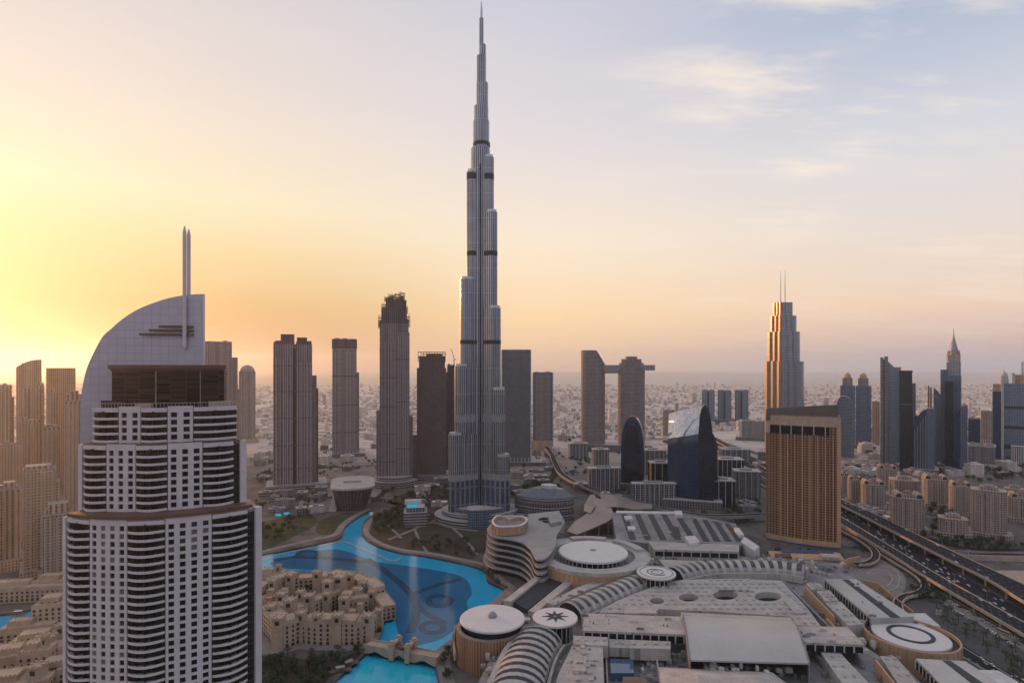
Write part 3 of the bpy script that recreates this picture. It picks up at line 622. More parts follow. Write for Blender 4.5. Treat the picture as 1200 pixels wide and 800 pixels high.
def arch_slab(s, name, xl, xr, ypeak, yspring, d0, d1, mat, peak=None, curve=.5):
    """upright slab whose front outline is a pointed arch"""
    x0, x1 = s.x(xl), s.x(xr); xp = s.x(peak) if peak else (x0+x1)/2; zs, zp = s.z(yspring), s.z(ypeak); pts = [(x0, 0)]
    n = 10
    lft = [(x0+(xp-x0)*(1-math.cos(PI/2*i/n))**(1.15), zs+(zp-zs)*math.sin(PI/2*i/n)) for i in range(n+1)]
    rgt = [(x1-(x1-xp)*(1-math.cos(PI/2*i/n))**(1.15), zs+(zp-zs)*math.sin(PI/2*i/n)) for i in range(n)][::-1]
    o = [(x0, 0)]+lft+rgt+[(x1, 0)]; mb = MB()
    mb.face([(x, d0, z) for x, z in reversed(o)], [(x, z) for x, z in reversed(o)]); mb.face([(x, d1, z) for x, z in o], [(x, z) for x, z in o])
    for (xa, za), (xb, zb_) in zip(o, o[1:]): mb.face([(xa, d0, za), (xb, d0, zb_), (xb, d1, zb_), (xa, d1, za)], [(0, za), (0, zb_), (d1-d0, zb_), (d1-d0, za)])
    return s.part(name, mb, mat)
s = Site('arched_glass_tower', 'dark glass tower with a pointed arch front before the right one of the linked towers', 'office tower', 741, 1150, turn=-4)
arch_slab(s, 'shaft', 727.5, 754.5, 488, 530, 0, 30, M['f_navy']); arch_slab(s, 'front_bay', 731, 751, 497, 536, -3, 1, M['f_black'])
s.block('podium', 720, 762, 566, -8, 44, M['f_office'])
s = Site('curved_glass_tower', 'dark blue glass tower whose bowed shell catches a gold reflection beside its pointed arch end', 'office tower', 810, 1003)
# bowed shell: an upright face turned to the left that leans back towards a sloping top edge
x0, x1, xe = s.x(783), s.x(820), s.x(835.5); mb = MB(); nz, nx = 26, 12; grid = []
for j in range(nz+1):
    v = j/nz; row = []
    for i in range(nx+1):
        u = i/nx; ztop = s.z(488)+(s.z(476)-s.z(488))*u
        row.append(((x0+(x1-x0)*u)*(1+(24-24*u)/1010)-1.5*math.sin(PI*v), 24-24*u-5*math.sin(PI*u)+34*(max(0, v-.66)/.34)**1.7, ztop*v))
    grid.append(row)
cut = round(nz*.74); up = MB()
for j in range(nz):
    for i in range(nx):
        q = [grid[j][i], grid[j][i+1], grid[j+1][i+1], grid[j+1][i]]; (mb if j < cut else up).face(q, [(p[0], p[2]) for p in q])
s.part('bowed_shell', mb, M['f_navy'], shade=True); s.part('sloping_top', up, M['f_sky_reflection'], 'upper part of the bowed shell, made paler for its sky reflection', shade=True)  # same glass throughout; bright sky reflection is put into the upper part's material
ring = [g[0] for g in grid]; back = MB()
for p, q in zip(ring, ring[1:]): back.face([p, q, (q[0]+2, 84, q[2]), (p[0]+2, 84, p[2])])
top_ = grid[-1]
for p, q in zip(top_, top_[1:]): back.face([p, q, (q[0], 84, q[2]-2), (p[0], 84, p[2]-2)]); back.face([(p[0], 84, 0), (q[0], 84, 0), (q[0], 84, q[2]-2), (p[0], 84, p[2]-2)][::-1])
s.part('rear_volume', back, M['f_navy'])
arch_slab(s, 'arched_end', 817.5, 836, 474, 545, .5, 40, M['f_black'], 826); arch_slab(s, 'rear_wing', 832, 841, 508, 540, 14, 44, M['f_navy'], 834)
s.block('podium', 776, 846, 585, -12, 60, M['f_office'])
facade('f_slab_blue', (.16,.20,.26), (.07,.10,.15), 6, 3.6, .5, .8, .5, .15, var=.4, colvar=.2)
for i, (a, b_, lb) in enumerate(((822.5,837.5,'leftmost of three slim blue grey slabs, partly behind the curved glass tower'), (841,857,'middle one of three slim blue grey slabs in a row'), (861,877,'rightmost of three slim blue grey slabs, above the wide beige block'))):
    s = Site('slab_tower', lb, 'skyscraper', (a+b_)/2, 2456, 'slim blue slabs in a row'); s.block('shaft', a, b_, 457.5, 0, 30, M['f_slab_blue']); s.plant(a, b_, 457.5, 1, 29, 2); s.block('recess', (a+b_)/2-1, (a+b_)/2+1, 459, -.6, 2, M['dark_glass']); s.block('podium', a-3, b_+3, 491, -10, 40, M['f_office'])
s = Site('wide_block', 'wide flat beige grey block beside the motorway, left of the stepped gold lit tower', 'office block', 882, 1913)
s.block('shaft', 868, 897, 494, 0, 40, M['f_greybrown']); s.block('end_wall', 866.3, 869.5, 493, -1.5, 42, M['rail_pale']); s.plant(870, 896, 494, 2, 38, 3); s.block('podium', 862, 900, 512, -12, 50, M['f_office'])
# stepped tower with two spikes
s = Site('twin_mast_tower', 'stepped tower with gold lit left side and two thin masts behind the brown hotel', 'skyscraper', 918, 1496)
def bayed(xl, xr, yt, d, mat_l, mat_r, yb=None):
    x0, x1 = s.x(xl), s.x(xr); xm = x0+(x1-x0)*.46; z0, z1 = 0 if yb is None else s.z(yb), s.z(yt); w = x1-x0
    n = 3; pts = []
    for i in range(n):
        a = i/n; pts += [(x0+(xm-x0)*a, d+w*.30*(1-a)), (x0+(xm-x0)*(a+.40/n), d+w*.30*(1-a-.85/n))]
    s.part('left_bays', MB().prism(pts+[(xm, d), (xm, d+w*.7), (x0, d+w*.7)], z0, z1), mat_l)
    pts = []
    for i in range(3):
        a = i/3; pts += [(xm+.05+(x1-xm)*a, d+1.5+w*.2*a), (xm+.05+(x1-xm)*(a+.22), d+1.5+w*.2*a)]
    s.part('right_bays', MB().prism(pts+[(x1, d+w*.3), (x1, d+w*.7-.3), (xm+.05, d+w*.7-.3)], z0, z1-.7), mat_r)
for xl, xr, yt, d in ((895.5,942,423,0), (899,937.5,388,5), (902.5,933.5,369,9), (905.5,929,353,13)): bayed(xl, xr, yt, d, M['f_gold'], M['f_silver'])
for x, a in ((914.8,316), (919.9,314.8)): s.part('mast', MB().lathe(s.x(x), 22, [(1.5, s.z(356)), (1.1, s.z(335)), (.5, s.z(a))], 8), M['steel'])
s.block('podium', 888, 950, 530, -10, 60, M['f_office'])
s = Site('brown_hotel', 'big bronze brown hotel slab with rows of small windows and a slanted dark crown', 'hotel', 940, 790)
def front(o, n=20, back=34): 
    a, b_ = s.x(896), s.x(984.5)
    return [(a+(b_-a)*i/n, (i/n-.62)**2*26-o) for i in range(n+1)]+[(b_, back), (a+6, back)]
s.part('shaft', MB().prism(front(0), 0, s.z(487)), M['f_hotel_brown'])
a, b_ = s.x(896), s.x(984.5); top = lambda x, y: s.z(487)+(s.z(493)-s.z(487))*(x-a)/(b_-a)
def fstrip(name, i0, i1, o, z0, z1, mat):
    f0, f1 = front(-.4)[i0:i1+1], front(o)[i0:i1+1]; return s.part(name, MB().ribbon(f0, f1, z0, z1), M[mat])
s.block('crown_screen', 897.5, 982, 493, 9, 30, M['crown_dark'])
mb = MB().prism(rect(s.x(896.5), s.x(981.5), 7, 9), s.z(494), lambda x, y: s.z(480.5)+(s.z(473.5)-s.z(480.5))*(x-a)/(b_-a)); s.part('slanted_crown', mb, M['crown_dark'])
mb = MB().prism(rect(s.x(896.5), s.x(981.5), 28, 30), s.z(494), lambda x, y: s.z(481)+(s.z(474)-s.z(481))*(x-a)/(b_-a)); s.part('slanted_crown', mb, M['crown_dark'])
fstrip('cornice', 0, 20, 1.0, s.z(499), s.z(488), 'sand_wall'); fstrip('crown_window_band', 0, 17, .7, s.z(509), s.z(499.2), 'dark_glass'); fstrip('corner_pier', 19, 20, .9, 0, s.z(499.2), 'orange_wall'); fstrip('corner_pier', 0, 1, .8, s.z(509), s.z(499.1), 'sand_wall')
for i in range(5, 20): fstrip('fin', i, i, .9, 0, 1, 'bronze') if False else None
for i in range(1, 17, 3): 
    p_ = front(0)[i]; s.part('crown_pier', MB().box(p_[0]-.7, p_[0]+.7, p_[1]-1.1, p_[1]+.3, s.z(509.2), s.z(499.1)), M['sand_wall'])
for i in range(4, 19, 2):
    p_ = front(0)[i]; s.part('fin', MB().box(p_[0]-.55, p_[0]+.55, p_[1]-.7, p_[1]+.4, s.z(640), s.z(509.4)), M['orange_wall'])
fstrip('entrance_band', 0, 20, 1.2, s.z(646), s.z(637), 'blue_glass'); fstrip('base_band', 0, 20, 1.3, s.z(636.8), s.z(631), 'orange_wall')

# ------------------------------------------------------------------ towers to the right
s = Site('twin_dome_tower', 'paired grey blue towers each capped by a small dome, right of the brown hotel', 'skyscraper', 1002, 1740)
for a, b_, c in ((984.5,1002.2,993), (1002.6,1021,1011.5)):
    s.block('shaft', a, b_, 452, 0, 34, M['f_bluegrey']); s.block('upper_shaft', c-6, c+6, 443, 4, 28, M['f_greybrown'], 452.5)
    s.part('dome', MB().lathe(s.x(c), 14, [(9.5, s.z(444)), (9.5, s.z(441)), (7.5, s.z(438.5)), (3.5, s.z(437)), (0, s.z(436.5))], 16), M['orange_wall'])
s.block('podium', 980, 1026, 521, -10, 50, M['f_office'])
s = Site('wedge_top_tower', 'pale glass tower with a pointed wedge roof just right of the brown hotel crown', 'office tower', 991, 1560)
arch_slab(s, 'shaft', 980, 1001, 464, 480, 0, 32, M['f_paleglass'], 988); s.part('mast', MB().lathe(s.x(980.5), 12, [(.8, s.z(480)), (.5, s.z(439))], 6), M['steel'])
s = Site('slim_tower', 'low slim brown tower between the twin domes and the tall wedge tower', 'tower', 1026, 1800)
s.block('shaft', 1022, 1031, 471, 0, 24, M['f_tan_rib']); s.plant(1022, 1031, 471, 0, 24, 1)
s = Site('glass_wedge_tower', 'tall pale blue glass tower with a steep sloping roof and stone edge pier', 'office tower', 1044, 1431)
zt = lambda x, y: s.z(419+max(0, (x-s.x(1040)))/(s.x(1056.5)-s.x(1040))*19)
s.part('shaft', MB().prism(rect(s.x(1036), s.x(1057), 0, 34), 0, zt), M['f_paleglass'])
s.block('edge_pier', 1031.5, 1035.2, 418.5, -2, 30, M['f_panelled']); s.block('edge_pier', 1036.4, 1040.6, 417.5, -2.2, 30, M['f_panelled']); s.block('recess', 1035, 1036.6, 421, -.6, 30, M['dark_glass'])
s.block('rear_block', 1046, 1056, 430, 36, 50, M['f_tan'])
s = Site('black_glass_slab', 'near black glass slab tower touching the sloping roofed glass tower', 'office tower', 1063, 1349)
s.block('shaft', 1054, 1069, 434.5, 0, 30, M['f_black']); s.block('roof_cap', 1053.5, 1069.5, 434, -.6, 30.6, M['dark_frame'], 436.2); s.block('side_wing', 1068.8, 1073.2, 449, 4, 34, M['f_bluegrey']); s.block('lower_wing', 1072, 1077, 487, 2, 30, M['f_black']); s.block('cross_band', 1056, 1069.2, 473, -.8, 1, M['f_bluegrey'], 474)
def slant(s, name, xl, xr, ya, yb_, d0, d1, mat, bow=0): 
    a, b_ = s.x(xl), s.x(xr); f = lambda x, y: s.z(ya+(yb_-ya)*((x-a)/(b_-a))-bow*math.sin(PI*(x-a)/(b_-a)))
    n = 8; poly = [(a+(b_-a)*i/n, d0) for i in range(n+1)]+[(b_-(b_-a)*i/n, d1) for i in range(n+1)]
    return s.part(name, MB().prism(poly, 0, f), mat)
s = Site('curved_roof_tower', 'low blue grey glass tower with a quarter round roof in front of the black slab', 'office tower', 1082, 1316)
slant(s, 'shaft', 1070.5, 1086.5, 500, 480, 0, 34, M['f_navy'], 6); s.block('flat_wing', 1086, 1095, 478.5, -1.5, 32, M['f_bluegrey'])
for i in range(5): x = s.x(1072+3.2*i); s.part('fin', MB().box(x-.5, x+.5, -.9, .5, 0, s.z(503-4.2*i)), M['concrete'])
s.block('podium', 1066, 1100, 549, -10, 50, M['f_office'])
s = Site('peaked_glass_tower', 'blue glass tower with a curved peak roof and thin stone pillar at its left', 'office tower', 1098, 1440)
slant(s, 'shaft', 1094, 1108.5, 454, 474, 0, 30, M['f_paleglass'], 3); s.block('pillar', 1087, 1089, 452, 2, 20, M['f_tan_rib']); s.block('pillar', 1089.6, 1092, 454, 2, 20, M['f_tan_rib'])
s = Site('needle_spire_tower', 'art deco style tower with a tall conical spire and thin needle at the right', 'skyscraper', 1115, 1395)
s.block('shaft', 1102, 1126.5, 440, 0, 40, M['f_bluegrey']); s.block('upper_shaft', 1102, 1112, 433, -1.3, 30, M['f_bluegrey']); s.block('upper_shaft', 1109, 1126, 424, 3, 36, M['f_silver'], 441); s.block('upper_shaft', 1111, 1124.5, 416, 6, 32, M['f_tan'], 425)
z = s.z
s.part('spire', MB().lathe(s.x(1117.5), 18, [(13, z(424)), (12.5, z(418)), (10.5, z(413.5)), (6.5, z(404)), (3, z(397)), (.9, z(391)), (.3, z(384))], 12), M['f_silver'])
for i in range(6): a = PI*i/5+PI; s.part('gable', MB().lathe(s.x(1117.5)+11*math.cos(a), 18+11*math.sin(a), [(2.6, z(423)), (2.2, z(415)), (0, z(409))], 6), M['sand_wall'])
s.block('podium', 1098, 1140, 544, -10, 50, M['f_office'])
s = Site('black_glass_slab', 'slim black glass slab standing in front of the needle spired tower', 'office tower', 1112, 1375)
s.block('shaft', 1107.5, 1117, 447, 0, 22, M['f_black']); s.block('roof_cap', 1107, 1117.5, 446.5, -.5, 22.5, M['dark_frame'], 448.5)
s = Site('slanted_roof_tower', 'dark blue glass tower with a roof slanting up to the right below the needle spire', 'office tower', 1126, 1350)
slant(s, 'shaft', 1117.5, 1125, 490, 479, 0, 30, M['f_navy']); slant(s, 'tall_wing', 1125, 1134, 477, 474.5, 1, 34, M['f_bluegrey'])
s = Site('blue_glass_block', 'squat dark blue glass block right of the slanted roof tower', 'office block', 1141, 1500)
s.block('shaft', 1134.5, 1149, 491, 0, 34, M['f_navy']); s.plant(1135, 1149, 491, 1, 32, 2)
s = Site('pink_tower', 'pinkish beige apartment tower left of the banded glass tower at the edge', 'apartment tower', 1156, 1680)
s.block('shaft', 1149.5, 1163, 482, 0, 30, M['f_resid']); s.block('lower_wing', 1150, 1162, 515, -8, 6, M['f_tan_rib']); s.plant(1150, 1163, 482, 1, 29, 2)
s = Site('banded_glass_tower', 'wide blue glass tower with dark bands and small domes at the right edge', 'office tower', 1190, 1500)
s.block('shaft', 1162.5, 1174, 459, 0, 40, M['f_navy']); s.block('upper_shaft', 1163, 1172.5, 450, 3, 20, M['f_tan'], 460); s.block('edge_pier', 1173, 1176, 440, -2, 20, M['rail_pale'])
s.part('dome', MB().lathe(s.x(1176.5), 12, [(9, z(452)), (9, s.z(444)), (6.5, s.z(438)), (2.5, s.z(435.5)), (.4, s.z(434)), (.2, s.z(429))], 14), M['rail_pale'])
s.block('main_shaft', 1176.2, 1216, 449.5, 1, 44, M['f_paleglass'])
for ya, yb_ in ((476,479), (499,502.5), (521,526)): s.block('dark_band', 1176.4, 1216.2, ya, .3, 20, M['dark_frame'], yb_)
s.block('penthouse', 1188, 1212, 439, 8, 34, M['f_tan'], 450); s.block('edge_pier', 1186, 1189.5, 437, 2, 8, M['rail_pale'], 450); s.block('chimney', 1197, 1199.5, 424, 14, 20, M['rail_pale'], 440)
s = Site('white_ribbed_block', 'small white ribbed block at the foot of the banded glass tower', 'office block', 1194, 1380)
s.block('shaft', 1184.5, 1206, 523, 0, 24, M['f_office']); fins(s, 1184.5, 1206, 524, 8, 'white_wall', -.9, w=1.6)
s = Site('low_stone_block', 'long low grey stone block with tall windows below the pink tower', 'office block', 1150, 1460)
s.block('shaft', 1135, 1166, 523, 0, 34, M['f_greybrown']); s.block('cornice', 1134, 1167, 521, -1, 35, M['rail_pale'], 523.5); s.plant(1136, 1165, 521, 1, 33, 3)
# ------------------------------------------------------------------ hazy towers to the left
def left_tower(lb, xl, xr, yt, Y, mat='f_tan', rnd=0, steps=(), slope=0, dome=False, depth=None, nf=4, podium=True):
    s = Site('hazy_tower', lb, 'apartment tower', (xl+xr)/2, Y); d = depth or s.x(xr)-s.x(xl)
    if slope: slant(s, 'shaft', xl, xr, yt+slope, yt, 0, d, M[mat], slope*.3)
    else: s.block('shaft', xl, xr, yt, 0, d, M[mat], r=rnd)
    for a, b_, y, dd in steps: s.block('side_wing' if y > yt else 'crown', a, b_, y, dd, d*.8, M[mat if y > yt else 'f_tan_rib'], yt+.5 if y < yt else None)
    if dome: s.part('dome', MB().lathe(0, d/2, [(s.x(xr)*.92, s.z(yt)), (s.x(xr)*.9, s.z(yt-2)), (s.x(xr)*.7, s.z(yt-5)), (s.x(xr)*.35, s.z(yt-7)), (0, s.z(yt-7.6))], 20), M['plant'])
    elif not slope and not rnd: s.plant(xl, xr, yt, 1, d-1, 2)
    if nf: fins(s, xl, xr, yt+3, nf, 'parapet_stone', -.9, w=1.3)
    if podium: s.block('podium', xl-4, xr+4, HOR+(CAM_H-14)*FPX/Y, -8, d+10, M['f_tan'])
    return s
left_tower('brownish slab tower rising right behind the sail roof of the white hotel', 239, 272, 400.5, 1400, 'f_greybrown', steps=((271,279,418.5,3),))
s = left_tower('slim grey tower with rounded dome top behind the white hotel tower', 280, 299.5, 435, 1850, 'f_greybrown', dome=True, nf=3, steps=((276,281,456,4),))
left_tower('tallest hazy golden tower at the left with a roof sloping up to the right', 19, 49, 421, 1120, 'f_tan', slope=9, nf=2)
left_tower('broad hazy tower with rounded shoulders just left of the sail wall', 54, 89, 431, 1200, 'f_tan', rnd=9, nf=0)
left_tower('hazy tower cut by the left picture edge, below the bright sun glow', -12, 14, 452, 1000, 'f_tan_rib', steps=((13,17,466,3),))
left_tower('thin hazy tower with pale fins in front of the tallest golden tower', 27, 37, 455, 930, 'f_tan_rib', nf=3)
left_tower('thin hazy tower with a stepped top between the two broad golden towers', 41, 52, 452, 960, 'f_tan_rib', nf=3, steps=((43,49,447,2),))
left_tower('slender hazy tower before the rounded shoulder tower', 56, 67, 461, 900, 'f_tan', steps=((58,64,456,2),), nf=3)
left_tower('brown tower with a pale arched crown close behind the sail wall edge', 75, 97, 470, 800, 'f_tan_rib', steps=((77,97,462,3),(82,92,458,5)), nf=4)
left_tower('twin finned tawny tower in the middle of the hazy left cluster', 19, 34, 496, 850, 'f_tan', steps=((33,47,492,2),(24,30,489,4)), nf=3)
left_tower('dark tawny tower with deep vertical slots beside the twin finned one', 50, 71, 501, 820, 'f_tan_rib', nf=4, steps=((54,60,497,3),))
left_tower('stocky terraced tower with a flat grey roof low at the left edge', -8, 25, 574, 690, 'f_tan_rib', nf=4, steps=((4,18,566,4),))
left_tower('large beige balconied tower with a stepped pale crown, biggest of the left cluster', 27, 66, 551, 660, 'f_tan', nf=6, steps=((30,60,546,3),(65,71,566,2)))
left_tower('lighter tower with white crown and blue glass strip beside the white hotel', 49, 84, 603, 640, 'f_resid', nf=5, steps=((56,80,591,3),(52,58,597,2)))
left_tower('tawny block with flat crown half hidden behind the large beige tower', 1, 28, 521, 800, 'f_tan', nf=4)
# ------------------------------------------------------------------ the shopping mall
def W(px, py, z): return (*G(px, py, z), z)
def root_at(name, label, cat, px, py, group=None): return thing(name, label, cat, (*G(px, py), 0), 0, group)
def slab(parent, name, px, z0, z1, mat, label=None, up=None):
    o = MB().prism(GP(px, z1), z0, z1).build(name, M[mat], up or parent, world=True) if up is None else None
    if up is not None:
        up['org'] = parent['org']; o = MB().prism(GP(px, z1), z0, z1).build(name, M[mat], up, world=True)
    if label: o['label'] = label
    return o
mall = root_at('shopping_mall', 'sprawling low mall with pale flat roofs, ribbed vaults and round skylight pavilions', 'shopping mall', 800, 720)
slab(mall, 'podium', [(545,830),(575,770),(592,730),(628,690),(668,668),(740,662),(770,650),(900,652),(985,660),(1000,672),(1012,700),(1020,726),(1014,757),(1030,768),(1064,812),(1090,850)], 0, 15, 'roof_grey')
VENTS = []
def vents(poly_px, z, r, rows, parent, avoid=()):      # rows of squat round vents, each its own part
    poly = GP(poly_px, z)
    xs, ys = [p[0] for p in poly], [p[1] for p in poly]
    nx, ny = rows
    for j in range(ny):
        for i in range(nx):
            x, y = min(xs)+(max(xs)-min(xs))*(i+.5)/nx, min(ys)+(max(ys)-min(ys))*(j+.5)/ny
            if not all(inside((x+r*1.5*a, y+r*1.5*b_), poly) for a, b_ in ((1,0),(-1,0),(0,1),(0,-1))) or any(inside((x+r*1.6*math.cos(a), y+r*1.6*math.sin(a)), h) for h in avoid for a in (0, .8, 1.6, 2.4, 3.2, 4, 4.8, 5.6)): continue
            VENTS.append((x, y, z, r, parent))
def fascia(parent, a, b_, z0, z1, n, zr=None):   # window band under a roof edge, with posts
    A, B = G(*a, zr or z1+1.4), G(*b_, zr or z1+1.4); d = (B[0]-A[0], B[1]-A[1]); L = math.hypot(*d); nrm = (d[1]/L, -d[0]/L)
    if nrm[0]*A[0]+nrm[1]*A[1] > 0: nrm = (-nrm[0], -nrm[1])
    q = lambda u, o: (A[0]+d[0]*u+nrm[0]*o, A[1]+d[1]*u+nrm[1]*o)
    MB().prism([q(.01,-.6), q(.99,-.6), q(.99,.12), q(.01,.12)], z0, z1-1.2).build('window_band', M['dark_glass'], parent, world=True)
    mb = MB()
    for i in range(n+1): u = .012+.976*i/n; w = .5/L; mb.prism([q(u-w,.1), q(u+w,.1), q(u+w,.45), q(u-w,.45)], z0, z1-1.2)
    mb.build('window_mullion', M['rail_pale'], parent, world=True)
def disc_pavilion(parent, cx, cy, wpx, z, drum=.74, name='round_pavilion'):
    X, Y = G(cx, cy, z); r = wpx/2*Y/FPX
    o = MB().lathe(X, Y, [(r*.97, z-2.2), (r, z-1.6), (r, z-.35), (r*.985, z), (0, z+.25)], 56).build(name, M['disc_white'], parent, world=True); o['org'] = parent['org']
    MB().lathe(X, Y, [(r*drum, 14), (r*drum, z-2.4)], 40).build('drum_glazing', M['dark_glass'], o, world=True)
    mb = MB()
    for i in range(20): a = 2*PI*i/20; mb.obox((X+r*(drum+.02)*math.cos(a), Y+r*(drum+.02)*math.sin(a)), (math.cos(a), math.sin(a)), .9, .7, 14, z-2.2)
    mb.build('post', M['rail_pale'], o, world=True)
    MB().lathe(X, Y, [(r*.93, 14.2), (r*.93, 16), (r*.80, 16.2)], 40).build('base_ring', M['roof_pale'], o, world=True)
    return o, X, Y, r
# pavilion with a dark star
o, X, Y, r = disc_pavilion(mall, 650.5, 722, 52.5, 33); pts = [(X+r*q*math.cos(a), Y+r*q*math.sin(a)) for k in range(16) for q, a in (((.60 if k % 2 == 0 else .24), PI/2+2*PI*k/16),)]
o['label'] = 'round pavilion roof with a dark star'
MB().prism(pts, 33.1, 33.42).build('star_emblem', M['roof_dark'], o, world=True); MB().lathe(X, Y, [(r*.07, 33.2), (r*.05, 34)], 10).build('finial', M['white_roof'], o, world=True)
# pavilion with a swirl
o, X, Y, r = disc_pavilion(mall, 769, 670, 45, 35); o['label'] = 'round pavilion roof with a spiral line'
sw = [(X+r*(.18+.05*k/6)*math.cos(.6+k*.26), Y+r*(.18+.05*k/6)*math.sin(.6+k*.26), 35.3) for k in range(44)]
MB().tube(sw, .38, 5).build('spiral_emblem', M['roof_dark'], o, world=True)
MB().lathe(X, Y, [(r*.86, 35.02), (r*.86, 35.35), (r*.82, 35.35), (r*.82, 35.1)], 48).build('rim_line', M['roof_grey'], o, world=True)
# ribbed vaults
def vault(path_px, z, rad, height, nrib, ribw, glass='vault_glass', label=None):
    path = resample(smooth([G(x, y, z) for x, y in path_px], 8), n=nrib*4); m_ = 10
    arc = [(-rad*math.cos(PI*k/m_), height*math.sin(PI*k/m_)) for k in range(m_+1)]
    cols = [offset(path, a) for a, _ in arc]; mb = MB()
    for i in range(len(path)-1):
        for k in range(m_): mb.face([(*cols[k][i], z+arc[k][1]), (*cols[k+1][i], z+arc[k+1][1]), (*cols[k+1][i+1], z+arc[k+1][1]), (*cols[k][i+1], z+arc[k][1])])
    o = mb.build('vault_shell', M['terrace_slab' if glass == 'vault_glass' else 'roof_pale'], mall, world=True, shade=True); o['org'] = mall['org']
    if label: o['label'] = label
    fine = resample(path, n=nrib*12); fc = [offset(fine, a*1.012) for a, _ in arc]; rc = [offset(fine, a*1.03) for a, _ in arc]; k0, k1 = (2, 8) if glass == 'vault_glass' else (1, 9)
    def strip_(cols_, ia, ib, ka, kb, lift):
        mb = MB()
        for i in range(ia, ib):
            for k in range(ka, kb): mb.face([(*cols_[k][i], z+arc[k][1]*(1+lift)+.05), (*cols_[k+1][i], z+arc[k+1][1]*(1+lift)+.05), (*cols_[k+1][i+1], z+arc[k+1][1]*(1+lift)+.05), (*cols_[k][i+1], z+arc[k][1]*(1+lift)+.05)])
        return mb
    for q in range(nrib):
        a_, b_ = q*12+3, q*12+9
        strip_(fc, a_, b_, k0, k1, .012).build('roof_light', M[glass], o, world=True)
        mb = strip_(rc, q*12-3 if q else 0, q*12+3, 0, m_, .03); w0, w1 = (q*12-3 if q else 0), q*12+3
        for i in (w0, w1):
            for k in range(m_): p0, p1 = rc[k][i], rc[k+1][i]; z0_, z1_ = z+arc[k][1]*1.03+.05, z+arc[k+1][1]*1.03+.05; f = [(*p0, z0_-.8), (*p1, z1_-.8), (*p1, z1_), (*p0, z0_)]; mb.face(f if i == w0 else f[::-1])
        mb.build('rib', M['roof_pale'], o, world=True)
    for sgn in (-1, 1):
        MB().ribbon(offset(path, sgn*rad*1.13-1.1), offset(path, sgn*rad*1.13+1.1), z-6, z+.9).build('gutter', M['roof_pale'], o, world=True)
    return o
vault([(668,718),(690,709),(712,699),(733,690),(753,682)], 22, 13, 9, 11, 3.4, label='short curved vault between the two round pavilions')
vault([(790,675),(818,669),(850,666.5),(885,666.5),(915,668),(943,672)], 22, 12.5, 9, 15, 4.6, label='long gently curved vault behind the holed roof')
vault([(594,850),(603,820),(612,790),(622,766),(634,750)], 20, 18, 12, 12, 4.2, 'roof_dark', label='wide barrel vault at the bottom edge')
# roof with round light wells
holes = [[G(cx+rx*math.cos(a), cy+ry*math.sin(a), 26) for a in [2*PI*k/28 for k in range(28)]] for cx, cy, rx, ry in ((770,703.5,8.5,3.8), (807,699.5,11.5,4.6), (850,697,14.5,5.4), (900,698.5,16,5.6))]
plate = [(702,717),(722,704),(748,694),(775,683),(800,679),(860,677.5),(916,680),(946,712),(962,733),(932,732),(926,722),(838,716),(772,713),(766,718)]
mb = MB().holes(GP(plate, 26), holes, 20, 26); o = mb.build('holed_roof', M['roof_pale'], mall, world=True); o['org'] = mall['org']
slab(mall, 'court_floor', [(745,716),(775,690),(920,684),(945,724),(850,720)], 14, 19.4, 'roof_dark')
vents(plate, 26, 1.9, (26, 11), o, holes)
slab(mall, 'parapet_step', [(842,690),(878,690.4),(878,691.4),(842,691)], 26, 27.2, 'roof_grey'); slab(mall, 'raised_roof', [(918,702),(928,701),(946,717),(931,718)], 26, 27.6, 'roof_pale'); slab(mall, 'raised_roof', [(733,710),(766,709),(770,718),(731,718)], 26, 27.4, 'roof_pale')
# long box roofs with window bands
slab(mall, 'box_roof', [(684,718),(799,722),(803,743),(683,738)], 24.5, 32, 'roof_pale', 'long flat box roof left of the big curved roof'); fascia(mall, (683,738), (803,743), 24.7, 31.4, 12, 32)
slab(mall, 'box_roof', [(932,733),(993,734),(1013,755),(943,752)], 24.5, 31, 'roof_pale', 'flat box roof right of the big curved roof'); fascia(mall, (943,752), (1013,755), 24.6, 30.4, 6, 31)
# big curved sheet roof
A, B, C_, D = [G(*p, 30) for p in ((800,720), (928,727), (948,778), (809,774))]; mb = MB(); n = 18; L_, R_, zs = [], [], []
for i in range(n+1):
    u = i/n; L_.append((A[0]+(D[0]-A[0])*u, A[1]+(D[1]-A[1])*u)); R_.append((B[0]+(C_[0]-B[0])*u, B[1]+(C_[1]-B[1])*u)); zs.append(29+6.0*math.sin(PI*(.16+.74*u)))
mb.ribbon(R_, L_, [z-1.2 for z in zs], zs); mb.build('curved_roof', M['roof_metal'], mall, world=True)
for e0, e1 in ((offset(L_, -.3), offset(L_, .9)), (offset(R_, -.9), offset(R_, .3))): MB().ribbon(e0, e1, [16]*(n+1), [z+.5 for z in zs]).build('roof_edge_wall', M['roof_grey'], mall, world=True)
slab(mall, 'ridge_step', [(798,717),(926,723),(928,728),(800,722)], 20, 33.2, 'roof_pale')
